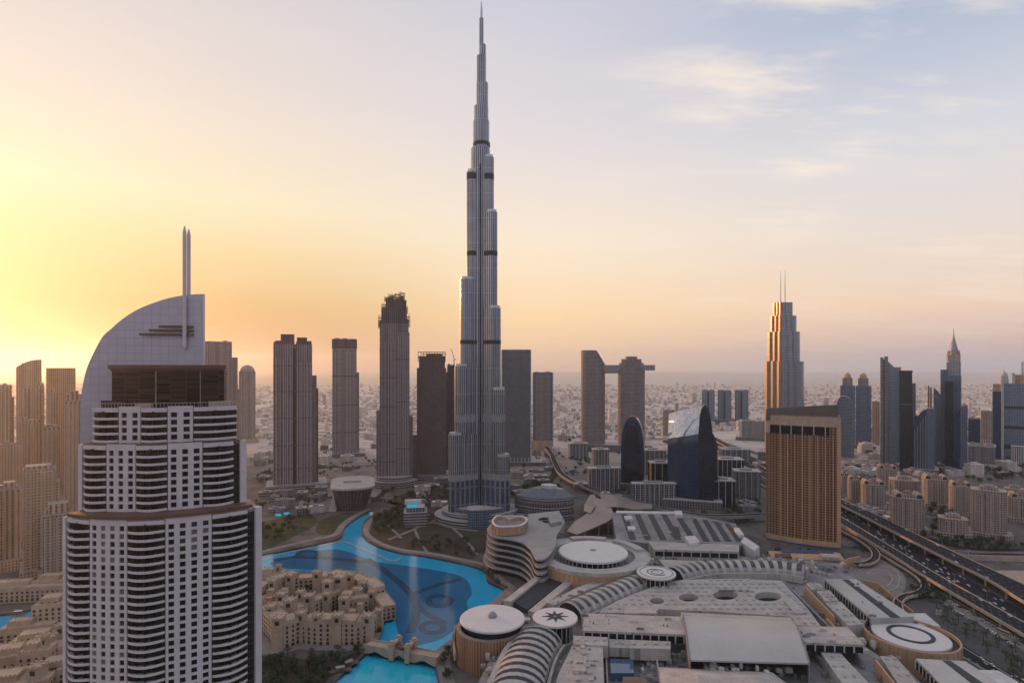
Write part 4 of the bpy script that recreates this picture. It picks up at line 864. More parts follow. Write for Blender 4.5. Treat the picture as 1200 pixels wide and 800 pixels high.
# vented roofs at the bottom
va = [(675,747),(706,749),(708,802),(700,850),(640,850),(654,790)]; o = slab(mall, 'vented_roof', va, 16, 28, 'roof_pale'); o['org'] = mall['org']; vents([(668,755),(703,757),(706,850),(645,850)], 28, 2.3, (5, 11), o)
for q, z in (([(672,744),(712,746),(713,756),(672,754)], 29.5), ([(713,748),(738,749),(738,759),(714,758)], 27), ([(738,749),(786,751),(786,760),(738,759)], 29), ([(672,767),(687,768),(687,786),(671,785)], 30)):
    o = slab(mall, 'raised_roof', q, 20, z, 'roof_pale'); o['org'] = mall['org']; vents(q, z, 1.5, (4, 1), o)
slab(mall, 'skylight', [(715,771),(742,772),(743,788),(716,788)], 15, 21, 'blue_glass'); slab(mall, 'brown_penthouse', [(730,792),(757,793),(757,806),(729,806)], 15, 25, 'bronze')
hip = [G(*p, 24) for p in ((772,781), (905,787), (960,830), (780,850))]; cx, cy_ = sum(p[0] for p in hip)/4, sum(p[1] for p in hip)/4
ridge = [((p[0]*.45+cx*.55), (p[1]*.3+cy_*.7)) for p in hip]; MB().prism(hip, 14, 24).prism(hip, 24, 30, top=ridge).build('hipped_roof', M['roof_pale'], mall, world=True)
o = slab(mall, 'vented_roof', [(570,800),(588,762),(601,745),(612,748),(596,775),(586,812),(580,850),(548,850)], 15, 25, 'roof_pale'); o['org'] = mall['org']; vents([(560,850),(600,748),(606,749),(586,850)], 25, 1.9, (3, 13), o)
# dark roof light between rotunda and drum, with pale walks on both sides
slab(mall, 'dark_roof', [(600,704),(646,669),(670,673),(618,714)], 12, 20, 'roof_dark'); slab(mall, 'roof_walk', [(590,703),(636,668),(645,667.5),(599,704.5)], 8, 22.5, 'roof_pale'); slab(mall, 'roof_walk', [(619,715),(671,673),(680,675),(628,717)], 8, 21.5, 'roof_pale')
slab(mall, 'flat_roof', [(640,706),(676,688),(712,675),(722,677),(690,690),(650,708)], 12, 24.5, 'roof_pale'); slab(mall, 'flat_roof', [(772,655),(900,660),(948,664),(945,668),(880,662),(780,665)], 14, 24, 'roof_pale')
# sloping halls and narrow roofs on the right wing
slab(mall, 'hall_roof', [(966,678),(1003,678),(1071,722),(1021,724)], 17.5, 26, 'roof_metal', 'long sheet roof with a dark strip, behind the round hall'); fascia(mall, (966,678), (1021,724), 18, 25.4, 16, 26); slab(mall, 'roof_strip', [(987,678.5),(994,678.5),(1055,722.6),(1044,723)], 25.9, 26.15, 'roof_dark')
slab(mall, 'hall_roof', [(1073,771),(1131,774),(1190,812),(1120,818)], 17.5, 25, 'roof_metal', 'long sheet roof with a dark strip, before the round hall'); fascia(mall, (1073,771), (1120,818), 17.6, 24.4, 10, 25); slab(mall, 'roof_strip', [(1104,773),(1114,773.5),(1170,812),(1155,813)], 24.9, 25.15, 'roof_dark')
slab(mall, 'flat_roof', [(1064,718),(1084,718),(1102,733),(1077,732)], 12, 20, 'white_roof'); slab(mall, 'flat_roof', [(1138,784),(1170,785),(1230,820),(1190,830)], 10, 17, 'white_roof')
for q, z, k in (([(945,683),(961,683),(966,690),(950,690)], 23, 'roof_pale'), ([(957,692),(972,691),(983,703),(967,704)], 24, 'roof_pale'), ([(967,706),(985,704),(1012,731),(994,732)], 24, 'roof_pale'), ([(962,764),(985,765),(1024,806),(995,812)], 25, 'roof_pale'), ([(1031,768),(1050,769),(1077,802),(1056,806)], 23, 'roof_pale'), ([(1052,778),(1058,778),(1082,803),(1075,806)], 21, 'roof_grey')):
    o = slab(mall, 'narrow_roof', q, 13, z, k); o['org'] = mall['org']; vents(q, z, 1.2, (4, 4), o)
VENTS.sort(key=lambda v: math.hypot(v[0], v[1]) if abs(v[0]) < v[1]*.9 and v[1] > 430 else 1e9); spare_v = MB()
for i, (x, y, z, r, parent) in enumerate(VENTS):
    mb = MB() if i < 100 else spare_v
    mb.lathe(x, y, [(r, z-.1), (r, z+.9), (r*.8, z+1.3), (0, z+1.4)], 12)
    if i < 100: mb.build('roof_vent', M['roof_pale'], parent, world=True)
tag(spare_v.build('roof_vent', M['roof_pale'], mall, world=True), kind='stuff')
def wall_line(parent, name, px, z0, z1, th, mat):
    c = resample(smooth([G(x, y, z1) for x, y in px], 6), 3) if len(px) > 2 else [G(x, y, z1) for x, y in px]
    return MB().ribbon(offset(c, -th/2), offset(c, th/2), z0, z1).build(name, M[mat], parent, world=True)
wall_line(mall, 'stone_wall', [(944,687),(978,722)], 12, 25, 1.2, 'orange_wall'); wall_line(mall, 'stone_wall', [(969,724),(985,741)], 12, 23, 1.2, 'orange_wall'); wall_line(mall, 'stone_wall', [(1026,772),(1058,812)], 10, 24.5, 1.2, 'orange_wall'); wall_line(mall, 'stone_wall', [(918,680),(1010,772)], 14, 22, 2, 'roof_grey')
for a_, b_, c_ in (((700,664),(900,656),14), ((905,660),(975,676),12), ((990,700),(1018,735),10), ((640,745),(628,800),10), ((745,768),(800,770),8), ((820,782),(930,786),9)):
    for i in range(c_):
        u = (i+.5)/c_; x, y = G(a_[0]+(b_[0]-a_[0])*u, a_[1]+(b_[1]-a_[1])*u, 15); MB().box(x-1.6, x+1.6, y-1.3, y+1.3, 14.8, 17.6).prism(ell(x, y, 1, 1, 10), 17.6, 18.1).build('cooling_unit', M['roof_pale'], mall, world=True)
    p0, p1 = G(*a_, 15), G(*b_, 15); MB().ribbon([(p0[0], p0[1]+3.2), (p1[0], p1[1]+3.2)], [(p0[0], p0[1]+2), (p1[0], p1[1]+2)], 15.2, 16.4).build('duct', M['steel'], mall, world=True)
wall_line(mall, 'roof_pipe', [(950,757),(985,800)], 16, 20, 1.2, 'roof_pale'); wall_line(mall, 'roof_pipe', [(956,757),(993,800)], 16, 19, 1.2, 'roof_grey'); wall_line(mall, 'roof_pipe', [(710,760),(712,800)], 16, 19.5, 1.0, 'roof_pale'); wall_line(mall, 'roof_pipe', [(768,760),(774,800)], 16, 21, 1.2, 'roof_pale')
UNITS = []                                     # cooling units, ducts and sheds in the roof yards
for poly, z, nn in (([(880,650),(984,658),(1000,672),(950,672),(900,660)], 15, 22), ([(690,664),(735,676),(700,690),(668,700),(655,708)], 15, 24), ([(560,790),(592,735),(600,745),(576,800)], 15, 14), ([(1085,690),(1100,700),(1120,730),(1100,735)], 0, 3), ([(556,800),(580,765),(600,740),(640,700),(660,668),(690,664),(640,712),(600,790)], 15, 20), ([(700,658),(770,652),(900,654),(985,664),(975,672),(940,668),(790,664),(760,664)], 15, 34), ([(985,735),(1050,705),(1090,760),(1030,800),(1010,800)], 15, 46), ([(700,676),(760,660),(790,666),(760,690)], 15, 16), ([(900,668),(985,690),(1010,740),(985,760)], 15, 30), ([(742,762),(800,764),(805,778),(770,782),(772,800),(744,800)], 15, 26), ([(812,778),(905,784),(940,784),(900,790),(815,786)], 24, 16), ([(628,742),(668,744),(650,800),(640,800)], 15, 12), ([(905,787),(945,782),(985,800),(960,812)], 15, 12), ([(590,720),(604,716),(640,738),(612,742)], 15, 8), ([(985,735),(1022,726),(1030,760),(1016,764)], 15, 8), ([(700,655),(760,655),(800,672),(745,676)], 15, 8), ([(880,652),(980,660),(960,678)], 15, 9)):
    P_ = GP(poly, z); xs, ys = [p[0] for p in P_], [p[1] for p in P_]; k = 0
    while k < nn:
        x, y = R.uniform(min(xs), max(xs)), R.uniform(min(ys), max(ys)); 
        if not inside((x, y), P_): continue
        w, d, h = R.uniform(1.5, 5), R.uniform(1.5, 5), R.uniform(1.4, 4.2); k += 1
        UNITS.append((x, y, w, d, z, h))
RU = random.Random(77)                        # smaller plant, vents and pipe runs along the roof edges
for poly, z, nn in (([(684,718),(799,722),(803,743),(683,738)], 32, 16), ([(932,733),(993,734),(1013,755),(943,752)], 31, 10), ([(966,678),(1003,678),(1071,722),(1021,724)], 26, 12), ([(700,660),(770,654),(980,662),(985,672),(780,668)], 15, 60), ([(985,690),(1012,700),(1018,726),(1012,757),(990,745),(960,700)], 15, 40), ([(640,706),(712,675),(722,677),(650,708)], 24.5, 12), ([(675,747),(706,749),(706,800),(656,800)], 28, 10), ([(717,604),(795,603),(860,615),(866,630),(722,630)], 22, 26), ([(710,760),(800,764),(806,800),(708,800)], 15, 40), ([(560,800),(598,735),(640,700),(628,742),(600,800)], 15, 36)):
    P_ = GP(poly, z); xs, ys = [p[0] for p in P_], [p[1] for p in P_]; k = 0
    while k < nn:
        x, y = RU.uniform(min(xs), max(xs)), RU.uniform(min(ys), max(ys))
        if inside((x, y), P_): UNITS.append((x, y, RU.choice((.8, 1.2, 1.8, 6)), RU.choice((.8, 1.2, 1.6)), z, RU.uniform(.6, 1.8))); k += 1
UNITS.sort(key=lambda u: math.hypot(u[0], u[1])/max(u[2], 1.5)); spare_u = MB()
for i, (x, y, w, d, z, h) in enumerate(UNITS):
    mb = MB() if i < 100 else spare_u.mat(RU.randrange(4))
    mb.box(x-w/2, x+w/2, y-d/2, y+d/2, z-.2, z+h).box(x-w*.35, x+w*.1, y-d*.3, y+d*.2, z+h-.1, z+h+.5)
    if i < 100: mb.build('rooftop_unit', M[RU.choice(['roof_pale','white_roof','plant','roof_grey'])], mall, world=True)
tag(spare_u.build('rooftop_unit', [M[q] for q in ('roof_pale','white_roof','plant','roof_grey')], mall, world=True), kind='stuff')

# rotunda
rot = root_at('rotunda_hall', 'largest round hall, white disc roof ringed by a broad pale terrace', 'hall', 695, 665)
X, Y = G(694, 649, 33); r = 133/2*Y/FPX
mb = MB().holes(ell(X, Y, r, r, 72), [ell(X, Y, r*.74, r*.74, 48)], 30, 33); mb.build('terrace_roof', M['roof_pale'], rot, world=True)
MB().lathe(X, Y, [(r*.985, 0), (r*.985, 30.2)], 72).build('outer_wall', M['orange_wall'], rot, world=True); mb = MB()
for i in range(72): a = 2*PI*i/72; mb.obox((X+r*math.cos(a)*.99, Y+r*math.sin(a)*.99), (math.cos(a), math.sin(a)), .8, .5, 0, 30.1)
mb.build('pilaster', M['sand_wall'], rot, world=True)
MB().lathe(X, Y, [(r*.742, 29.5), (0, 29.6)], 48).build('lower_roof', M['roof_grey'], rot, world=True); MB().lathe(X, Y, [(r*1.003, 32), (r*1.003, 34), (r*.985, 34), (r*.985, 32.9)], 72).build('parapet', M['roof_pale'], rot, world=True)
X2, Y2 = G(695, 645, 38); r2 = 80.5/2*Y2/FPX
o = MB().lathe(X2, Y2, [(r2*.96, 35.1), (r2, 35.7), (r2, 37.5), (r2*.985, 38), (r2*.5, 38.6), (0, 38.9)], 64).build('disc_roof', M['disc_white'], rot, world=True); o['org'] = rot['org']
MB().lathe(X2, Y2, [(r2*.09, 38.5), (r2*.09, 39.3), (0, 39.5)], 16).build('roof_hatch', M['plant'], o, world=True); MB().lathe(X2, Y2, [(r2*.86, 16), (r2*.86, 35.5)], 48).build('drum_glazing', M['dark_glass'], rot, world=True); mb = MB()
for i in range(40): a = 2*PI*i/40; mb.obox((X2+r2*.93*math.cos(a), Y2+r2*.93*math.sin(a)), (math.cos(a), math.sin(a)), 2.4, .5, 16, 35.4)
mb.build('post', M['rail_pale'], rot, world=True)
for k, (a0, a1) in enumerate(((.15, .95), (1.15, 1.9))):
    mb = MB(); q0 = [(X+r*.80*math.cos(a0+(a1-a0)*i/12), Y+r*.80*math.sin(a0+(a1-a0)*i/12)) for i in range(13)]; q1 = [(X+r*.95*math.cos(a0+(a1-a0)*i/12), Y+r*.95*math.sin(a0+(a1-a0)*i/12)) for i in range(13)]
    mb.ribbon(q0, q1, 32.8, 36).build('terrace_block', M['roof_pale'], rot, world=True)
# drum
dr = root_at('drum_building', 'orange ribbed drum with a wide white disc roof and dark cone, beside the lake', 'building', 577, 770)
X, Y = G(577, 723, 34); r = 76/2*Y/FPX
MB().lathe(X, Y, [(r*.95, 31.6), (r, 32.3), (r, 33.4), (r*.98, 34), (0, 34.8)], 64).build('disc_roof', M['disc_white'], dr, world=True); MB().lathe(X, Y, [(r*.92, 27), (r*.92, 31.8)], 48).build('clerestory', M['dark_glass'], dr, world=True)
MB().lathe(X, Y, [(r*.14, 34.3), (r*.14, 36.4), (r*.07, 38.4), (0, 39)], 20).build('cone_cap', M['plant'], dr, world=True); MB().lathe(X-2, Y-1, [(r*1.0, 0), (r*1.02, 27), (r*.9, 27.4)], 64).build('drum_wall', M['f_drum'], dr, world=True)
for i in range(44):
    a = PI*.75+PI*1.1*i/43; MB().obox((X-2+r*1.02*math.cos(a), Y-1+r*1.02*math.sin(a)), (math.cos(a), math.sin(a)), .9, .35, 0, 26.8).build('fin', M['orange_wall'], dr, world=True)
for a, z1 in ((PI*.93, 25), (PI*1.05, 16)):
    c = [(X-2+r*1.10*math.cos(a+q), Y-1+r*1.10*math.sin(a+q)) for q in [i*.05 for i in range(-5, 6)]]; MB().ribbon(offset(c, -.7), offset(c, .7), [2+abs(i-5)*.5 for i in range(11)], [z1-abs(i-5)**2*.22 for i in range(11)]).build('curved_sail', M['parapet_stone'], dr, world=True)
# round hall with ring roof
rh = root_at('round_hall', 'round hall with orange stone wall and a dark ring drawn on its white roof', 'hall', 1068, 760)
X, Y = G(1067, 744, 20); r = 100/2*Y/FPX*.96
MB().lathe(X, Y, [(r*.99, 0), (r, 21.5), (r*.965, 21.5), (r*.965, 18)], 72).build('outer_wall', M['orange_wall'], rh, world=True); MB().lathe(X, Y, [(r*.97, 18.3), (0, 18.4)], 64).build('gutter_roof', M['roof_dark'], rh, world=True)
o = MB().lathe(X, Y, [(r*.82, 18.2), (r*.82, 20.4), (r*.80, 20.8), (0, 21.4)], 64).build('disc_roof', M['disc_white'], rh, world=True); o['org'] = rh['org']; MB().lathe(X, Y, [(r*.50, 20.9), (r*.50, 21.5), (r*.41, 21.55), (r*.41, 21.0)], 64).build('ring_band', M['roof_dark'], o, world=True)
for i in range(36): a = 2*PI*i/36; MB().obox((X+r*1.004*math.cos(a), Y+r*1.004*math.sin(a)), (math.cos(a), math.sin(a)), .9, 1.1, 0, 20.6).build('pilaster', M['sand_wall'], rh, world=True)
# terraced waterfront building
tb = root_at('terraced_building', 'wavy building of stacked curved balconies with a glowing crown, beside the lake', 'building', 605, 655)
wave = resample(smooth(GP([(574,613),(571,619),(579,626),(596,629),(612,633),(622,641),(628,652),(638,652),(648,642),(652,630),(648,617),(628,606),(600,601),(583,605)], 45), 6, True), 4); wave = ccw(wave); cen = (sum(p[0] for p in wave)/len(wave), sum(p[1] for p in wave)/len(wave))
for k, z in enumerate((43, 36, 29, 22, 14.5, 7.5)):
    gk = (0, .01, .02, .03, .06, .11)[k]; o = [(x+(x-cen[0])*gk, y+(y-cen[1])*gk) for x, y in wave]; i_ = [(cen[0]+(x-cen[0])*.90, cen[1]+(y-cen[1])*.90) for x, y in o]
    MB().prism(o, z-1.7, z, bottom=True).build('balcony_slab', M['terrace_slab'], tb, world=True); MB().prism(i_, max(0, z-7.5), z-1.6).build('storey', M['storey_glass'], tb, world=True)
hr = resample(smooth(GP([(578,609),(577,613),(584,618),(600,618),(612,616),(618,610),(612,606),(603,607),(597,609),(592,606),(583,605)], 53), 5, True), 2); hr = ccw(hr); c = (sum(p[0] for p in hr)/len(hr), sum(p[1] for p in hr)/len(hr)); hi = [(c[0]+(x-c[0])*.92, c[1]+(y-c[1])*.92) for x, y in hr]
MB().holes(hr, [hi], 44, 54).build('crown_ring', M['orange_wall'], tb, world=True); MB().prism(hi, 45, 50.5).build('crown_roof', M['roof_grey'], tb, world=True); mb = MB().holes([(c[0]+(x-c[0])*1.02, c[1]+(y-c[1])*1.02) for x, y in hr], [hi], 53.6, 54.8); mb.build('crown_rim', M['white_wall'], tb, world=True)
for i in range(0, len(hr), 3): a, b_ = hr[i], hr[(i+1) % len(hr)]; MB().obox((a[0]+(a[0]-c[0])*.03, a[1]+(a[1]-c[1])*.03), (b_[0]-a[0], b_[1]-a[1]), .9, 1.2, 45, 53.5).build('crown_fin', M['sand_wall'], tb, world=True)
wg = root_at('linked_wing', 'low grey wing with a round roof opening between the wavy and the lens shaped building', 'building', 640, 630)
po = GP([(618,602),(655,598),(662,611),(652,628),(640,633),(630,618)], 38); MB().holes(po, [[G(639+9*math.cos(2*PI*k/20), 609+3.5*math.sin(2*PI*k/20), 38) for k in range(20)]], 0, 38).build('wing', M['f_strip'], wg, world=True)
MB().prism([G(639+9*math.cos(2*PI*k/20), 609+3.5*math.sin(2*PI*k/20), 38) for k in range(20)], 0, 30).build('court_floor', M['roof_grey'], wg, world=True); slab(wg, 'penthouse', [(642,604),(656,602),(658,610),(645,613)], 38, 43, 'plant')
s = Site('lens_building', 'lens shaped office building of striped storeys under a bluish sloping glass roof', 'office building', 637, 935)
lens = [(s.x(603)+(s.x(672)-s.x(603))*i/16, -22*math.sin(PI*i/16)**.8-12*i/16) for i in range(17)]+[(s.x(672)-(s.x(672)-s.x(603))*i/16, 34*math.sin(PI*i/16)**.8-12*(1-i/16)) for i in range(17)]; cx_ = sum(p[0] for p in lens)/34; cyy = sum(p[1] for p in lens)/34
for k in range(6): sc = 1.0+.012*(k % 2); s.part('storey' if k % 2 else 'floor_band', MB().prism([(cx_+(x-cx_)*(.985+.02*(k % 2 == 0)), cyy+(y-cyy)*(.985+.02*(k % 2 == 0))) for x, y in lens], 6*k, 6*k+6 if k % 2 == 0 else 6*k+6), M['f_strip'] if k % 2 else M['f_office'])
s.part('sloping_top', MB().prism(lens, 36, 47, top=[(cx_+6+(x-cx_)*.55, cyy+6+(y-cyy)*.5) for x, y in lens]), M['slate_roof']); s.part('penthouse', MB().prism([(cx_+8+(x-cx_)*.28, cyy+6+(y-cyy)*.35) for x, y in lens], 45, 52), M['white_roof'])
# wavy canopies and the striped hall
wc = root_at('wavy_canopy', 'pinkish wave shaped canopy roof running up from the rotunda towards the viaduct', 'canopy', 680, 610)
def wavy(parent, lpx, rpx, z, amp, n=24, name='canopy_sheet'):
    l, r_ = resample(smooth([G(*p, z) for p in lpx], 8), n=n), resample(smooth([G(*p, z) for p in rpx], 8), n=n); zz_ = [z+amp*math.sin(i/n*2.4*PI) for i in range(n+1)]
    if (r_[0][0]-l[0][0])*(l[1][1]-l[0][1])-(r_[0][1]-l[0][1])*(l[1][0]-l[0][0]) < 0: l, r_ = r_, l
    MB().ribbon(l, r_, [q-1.4 for q in zz_], zz_).build(name, M['pink_canopy'], parent, world=True, shade=True)
    mb = MB()
    for i in range(2, n, 4):
        for p_ in (l[i], r_[i]): mb.lathe(p_[0], p_[1], [(.8, 0), (.6, zz_[i]-1)], 6)
    mb.build('support', M['concrete'], parent, world=True)
wavy(wc, [(664,622),(673,613),(685,603),(692,594),(698,584)], [(676,626),(697,619),(713,610),(719,601),(712,588)], 17, 2)
wd = root_at('wavy_canopy', 'flatter pinkish canopy roof tapering to the right beside the viaduct', 'canopy', 735, 595); wavy(wd, [(702,579),(730,582),(764,592)], [(711,594),(738,595),(764,596.5)], 17, 1.5)
wavy(root_at('wavy_canopy', 'grey leaf shaped canopy left of the pink wave roof', 'canopy', 688, 590), [(684,598),(686,588),(692,580)], [(692,601),(699,590),(697,580)], 17, 1.5, 12)
sh = root_at('striped_hall', 'flat exhibition hall with dark glazed stripes across its roof, behind the rotunda', 'hall', 790, 640)
slab(sh, 'hall_roof', [(717,600),(798,601),(862,613),(874,634),(866,640),(812,634),(757,636),(722,632)], 0, 22, 'roof_grey')
for i in range(5):
    ux = 731+i*15.5; top_, bot = (ux, 601.8), (ux+11+i*2.2, 632); slab(sh, 'roof_stripe', [(top_[0]-3.2, top_[1]), (top_[0]+3.2, top_[1]), (bot[0]+4, bot[1]), (bot[0]-4, bot[1])], 21.9, 22.25, 'roof_dark')
for i in range(4): ux = 813+i*13; slab(sh, 'roof_stripe', [(ux-3, 606.5+i*2), (ux+3, 607.2+i*2), (ux+19, 634), (ux+11, 634)], 21.95, 22.3, 'roof_dark')
slab(sh, 'roof_edge', [(722,598),(790,599),(790,601.5),(722,600.5)], 22, 24, 'white_roof'); slab(sh, 'front_box', [(760,634),(866,638),(866,646),(766,643)], 0, 27, 'roof_pale', 'stone fronted entrance box'); fascia(sh, (766,643), (866,646), 19, 25.6, 9, 27)
for q, z in (([(731,604),(740,604),(742,608),(733,608)], 25), ([(735,616),(744,616),(745,620),(736,620)], 25), ([(790,598),(799,598),(800,603),(791,603)], 27), ([(802,628),(814,627),(820,634),(808,637)], 31), ([(860,618),(866,618),(872,626),(866,627)], 26), ([(872,628),(890,640),(884,645),(868,634)], 24)): slab(sh, 'roof_block', q, 10, z, 'white_roof')
slab(sh, 'light_well', [(783,616),(795,617),(798,628),(787,628)], 22, 22.35, 'dark_gap')

# ------------------------------------------------------------------ lakeside: opera house, kiosk, bridge, courtyard hotel
s = Site('opera_house', 'boat shaped hall with dark curtain walls and an oval pale roof with a slot', 'opera house', 412, 965)
o0, o1 = rrect(s.x(395), s.x(430), 14, 90, 18, 8), rrect(s.x(388), s.x(439), 0, 110, 26, 8); zt_ = HZ(572, 965)
s.part('curtain_wall', MB().prism(o0, 0, zt_-3, top=o1), M['f_mauve_dark']); slot = rect(s.x(402), s.x(424), 52, 66)
s.part('oval_roof', MB().holes([( x*1.05, 55+(y-55)*1.05) for x, y in o1], [slot], zt_-3, zt_), M['roof_pale']); s.part('slot_floor', MB().prism([(x, y) for x, y in slot], zt_-3.4, zt_-2.6), M['dark_gap'])
s.part('prow', MB().prism([(s.x(384), 20), (s.x(394), 14), (s.x(394), 30)], 0, 26, top=[(s.x(390), 20), (s.x(391), 19), (s.x(391), 21)]), M['roof_pale'])
s = Site('lakeside_pavilion', 'small grey drum kiosk standing in front of the supertall tower podium', 'pavilion', 561, 870); s.part('drum_wall', MB().prism(rrect(s.x(548), s.x(573), 0, 26, 8), 0, HZ(598, 870)), M['f_bluegrey']); s.part('roof_rim', MB().prism(rrect(s.x(547.4), s.x(573.6), -.8, 26.8, 8), HZ(598, 870), HZ(596.8, 870)), M['roof_pale'])
s = Site('pool_club', 'small terraced grey building with a bright blue rooftop pool in the lakeside park', 'building', 485, 880); s.block('lower_storeys', 473, 501, 601, 0, 40, M['f_strip'], r=4); s.block('upper_storey', 476, 498, 596, 6, 36, M['f_office'], r=4)
s.part('rooftop_pool', MB().box(s.x(478), s.x(489), 10, 30, s.z(596), s.z(595.6)), M['lake_bright']); s.block('pergola', 474, 494, 591, 30, 38, M['white_roof'], 596)
br_ = root_at('lake_bridge', 'sandstone bridge with two gate towers crossing between the lakes', 'bridge', 470, 757); A, B = G(431, 753, 6), G(514, 768, 6); d = Vector((B[0]-A[0], B[1]-A[1])); L = d.length; d.normalize(); nv = Vector((-d.y, d.x))
def bp(u, v): return (A[0]+d.x*u+nv.x*v, A[1]+d.y*u+nv.y*v)
o = MB().ribbon([bp(L*i/20, 5) for i in range(21)], [bp(L*i/20, -5) for i in range(21)], [3.2-4.0*abs(math.cos(PI*3*i/20)) for i in range(21)], 6).build('deck', M['sand_wall'], br_, world=True)
for v in (-5, 5): MB().ribbon([bp(L*i/20, v+.3) for i in range(21)], [bp(L*i/20, v-.3) for i in range(21)], 5.9, 7.3).build('parapet', M['sand_wall'], br_, world=True)
for u in (.40, .62):
    for v in (-5.6, 5.6):
        c_ = bp(L*u, v); MB().obox(c_, d, 4, 4, -1.5, 12).obox(c_, d, 4.8, 4.8, 12, 12.8).obox(c_, d, 3, 3, 12.8, 14.5).build('gate_tower', M['sand_wall'], br_, world=True)
    MB().obox(bp(L*u, 0), d, 3.2, 9, 10, 12.3).build('gate_lintel', M['sand_wall'], br_, world=True)
MB().obox(bp(L*.51, 0), d, L*.2, 7, 8.6, 9.4).build('canopy_roof', M['bronze'], br_, world=True)

def wing_block(parent, a, b_, depth, h, nm='wing', win=True, seed=0, storey=3.9, budget=None):
    """sandstone wing between two ground points, with a flat crenellated roof and rows of real windows on the camera side"""
    rr = random.Random(seed); d = (b_[0]-a[0], b_[1]-a[1]); L = math.hypot(*d); d = (d[0]/L, d[1]/L); n_ = (-d[1], d[0])
    if n_[0]*a[0]+n_[1]*a[1] < 0: n_ = (-n_[0], -n_[1])       # points away from the camera
    q = lambda u, v: (a[0]+d[0]*u+n_[0]*v, a[1]+d[1]*u+n_[1]*v)
    o = MB().prism([q(0,0), q(L,0), q(L,depth), q(0,depth)], 0, h).build(nm, M[rr.choice(('sand_wall','sand_wall','sand_rose','sand_pale'))], parent, world=True); o['org'] = parent['org']
    MB().prism([q(.7,.7), q(L-.7,.7), q(L-.7,depth-.7), q(.7,depth-.7)], h-.2, h+.12).build('roof', M['sand_roof'], o, world=True); mb = MB(); nb_ = max(2, int(L/2.4))
    for i in range(nb_):
        u = L*(i+.5)/nb_
        for v in (.3, depth-.3): mb.obox(q(u, v), d, 1.2, .6, h-.1, h+rr.choice((.9, 1.3)))
    mb.build('crenellation', M['sand_wall'], o, world=True)
    if win:
        faces_ = [(lambda u, v: q(u, -v), L)]
        for e0, e1 in ((0, -1), (L, 1)):
            p = q(e0, depth/2); nx_, ny_ = d[0]*e1, d[1]*e1
            if nx_*p[0]+ny_*p[1] < 0: faces_.append(((lambda u, v, e0=e0, e1=e1: q(e0+e1*v, u)), depth))
        for fq, FL in faces_:
            nc, nr = max(2, int(FL/4.6)), max(1, int((h-2)/storey))
            for r_ in range(nr):
                for c in range(nc):
                    u = FL*(c+.5)/nc; z = 1.2+r_*storey; w = 2.7 if r_ == 0 else rr.choice((1.7, 2.0, 2.4)); hh = 3.1 if r_ == 0 else 2.4
                    one = budget['n'] < 100; mb = MB() if one else budget['mb']
                    pr = [(u-w/2, z), (u+w/2, z), (u+w/2, z+hh*.7)]+[(u+w/2*math.cos(t_), z+hh*.7+hh*.3*math.sin(t_)) for t_ in (PI/4, PI/2, PI*.75)]+[(u-w/2, z+hh*.7)]
                    mb.face([(*fq(x, .12), zz_) for x, zz_ in pr])
                    for (x0_, z0_), (x1_, z1_) in zip(pr, pr[1:]+pr[:1]): mb.face([(*fq(x0_, .12), z0_), (*fq(x0_, -.2), z0_), (*fq(x1_, -.2), z1_), (*fq(x1_, .12), z1_)])
                    if one: mb.build('window', M['dark_gap'], parent, world=True); budget['n'] += 1
    return o, q, L
def turret(parent, p, w, h, nm='turret', cap=True):
    o = MB().box(p[0]-w/2, p[0]+w/2, p[1]-w/2, p[1]+w/2, 0, h).box(p[0]-w*.56, p[0]+w*.56, p[1]-w*.56, p[1]+w*.56, h, h+.8); n = 3
    for i in range(n):
        for j in range(n):
            if i in (0, n-1) or j in (0, n-1): x, y = p[0]-w*.45+w*.9*i/(n-1), p[1]-w*.45+w*.9*j/(n-1); o.box(x-w*.09, x+w*.09, y-w*.09, y+w*.09, h+.75, h+2)
    o = o.build(nm, M['sand_wall'], parent, world=True); o['org'] = parent['org']
    MB().box(p[0]-w*.2, p[0]+w*.2, p[1]-w/2-.12, p[1]-w/2+.3, h-5, h-1.5).build('opening', M['dark_gap'], o, world=True)
    return o
ch = root_at('courtyard_hotel', 'large sandstone courtyard hotel with crenellated roofs and arched windows by the lake', 'hotel', 375, 725); bud = {'n': 0, 'mb': MB()}
front_px = [(327,763),(352,754),(372,757),(396,757),(416,757),(431,753),(444,738)]; side_px = [(447,728),(436,712),(424,702),(408,694),(384,690),(350,693),(318,703),(303,716),(300,728)]
prev = None; pts = [G(*p) for p in front_px]; hs = [23, 21, 23, 22, 20, 15]
for i in range(len(pts)-1): wing_block(ch, pts[i], pts[i+1], 15, hs[i], 'front_wing', True, i, 3.9, bud)
wing_block(ch, G(303,738), G(326,763), 15, 22, 'side_wing', True, 40, 3.9, bud)
pts2 = [G(*p) for p in side_px]; c0 = G(375, 725)
for i in range(len(pts2)-1):
    a, b_ = pts2[i], pts2[i+1]; wing_block(ch, a, b_, -14 if False else 14, R.choice((14, 17, 20)), 'rear_wing', True, 60+i, 3.9, bud)
wing_block(ch, G(338,741), G(402,712), 12, 18, 'middle_wing', True, 90, 3.9, bud); wing_block(ch, G(396,722), G(432,718), 12, 15, 'middle_wing', True, 91, 3.9, bud); wing_block(ch, G(312,728), G(352,735), 12, 17, 'middle_wing', True, 92, 3.9, bud)
for px, py, w, h in ((327,760,9,27), (353,752,8,26), (396,755,8,26), (372,754,7,25), (431,751,9,23), (444,736,7,17), (304,734,8,26), (340,738,10,28), (362,728,9,25), (385,712,10,27), (398,708,12,29), (410,700,8,24), (372,695,8,23), (340,698,8,22), (320,706,8,23), (425,705,8,20), (436,714,7,18), (352,722,7,24), (404,726,8,21), (330,722,9,22), (318,742,8,25), (383,722,7,22)): turret(ch, G(px, py), w, h)
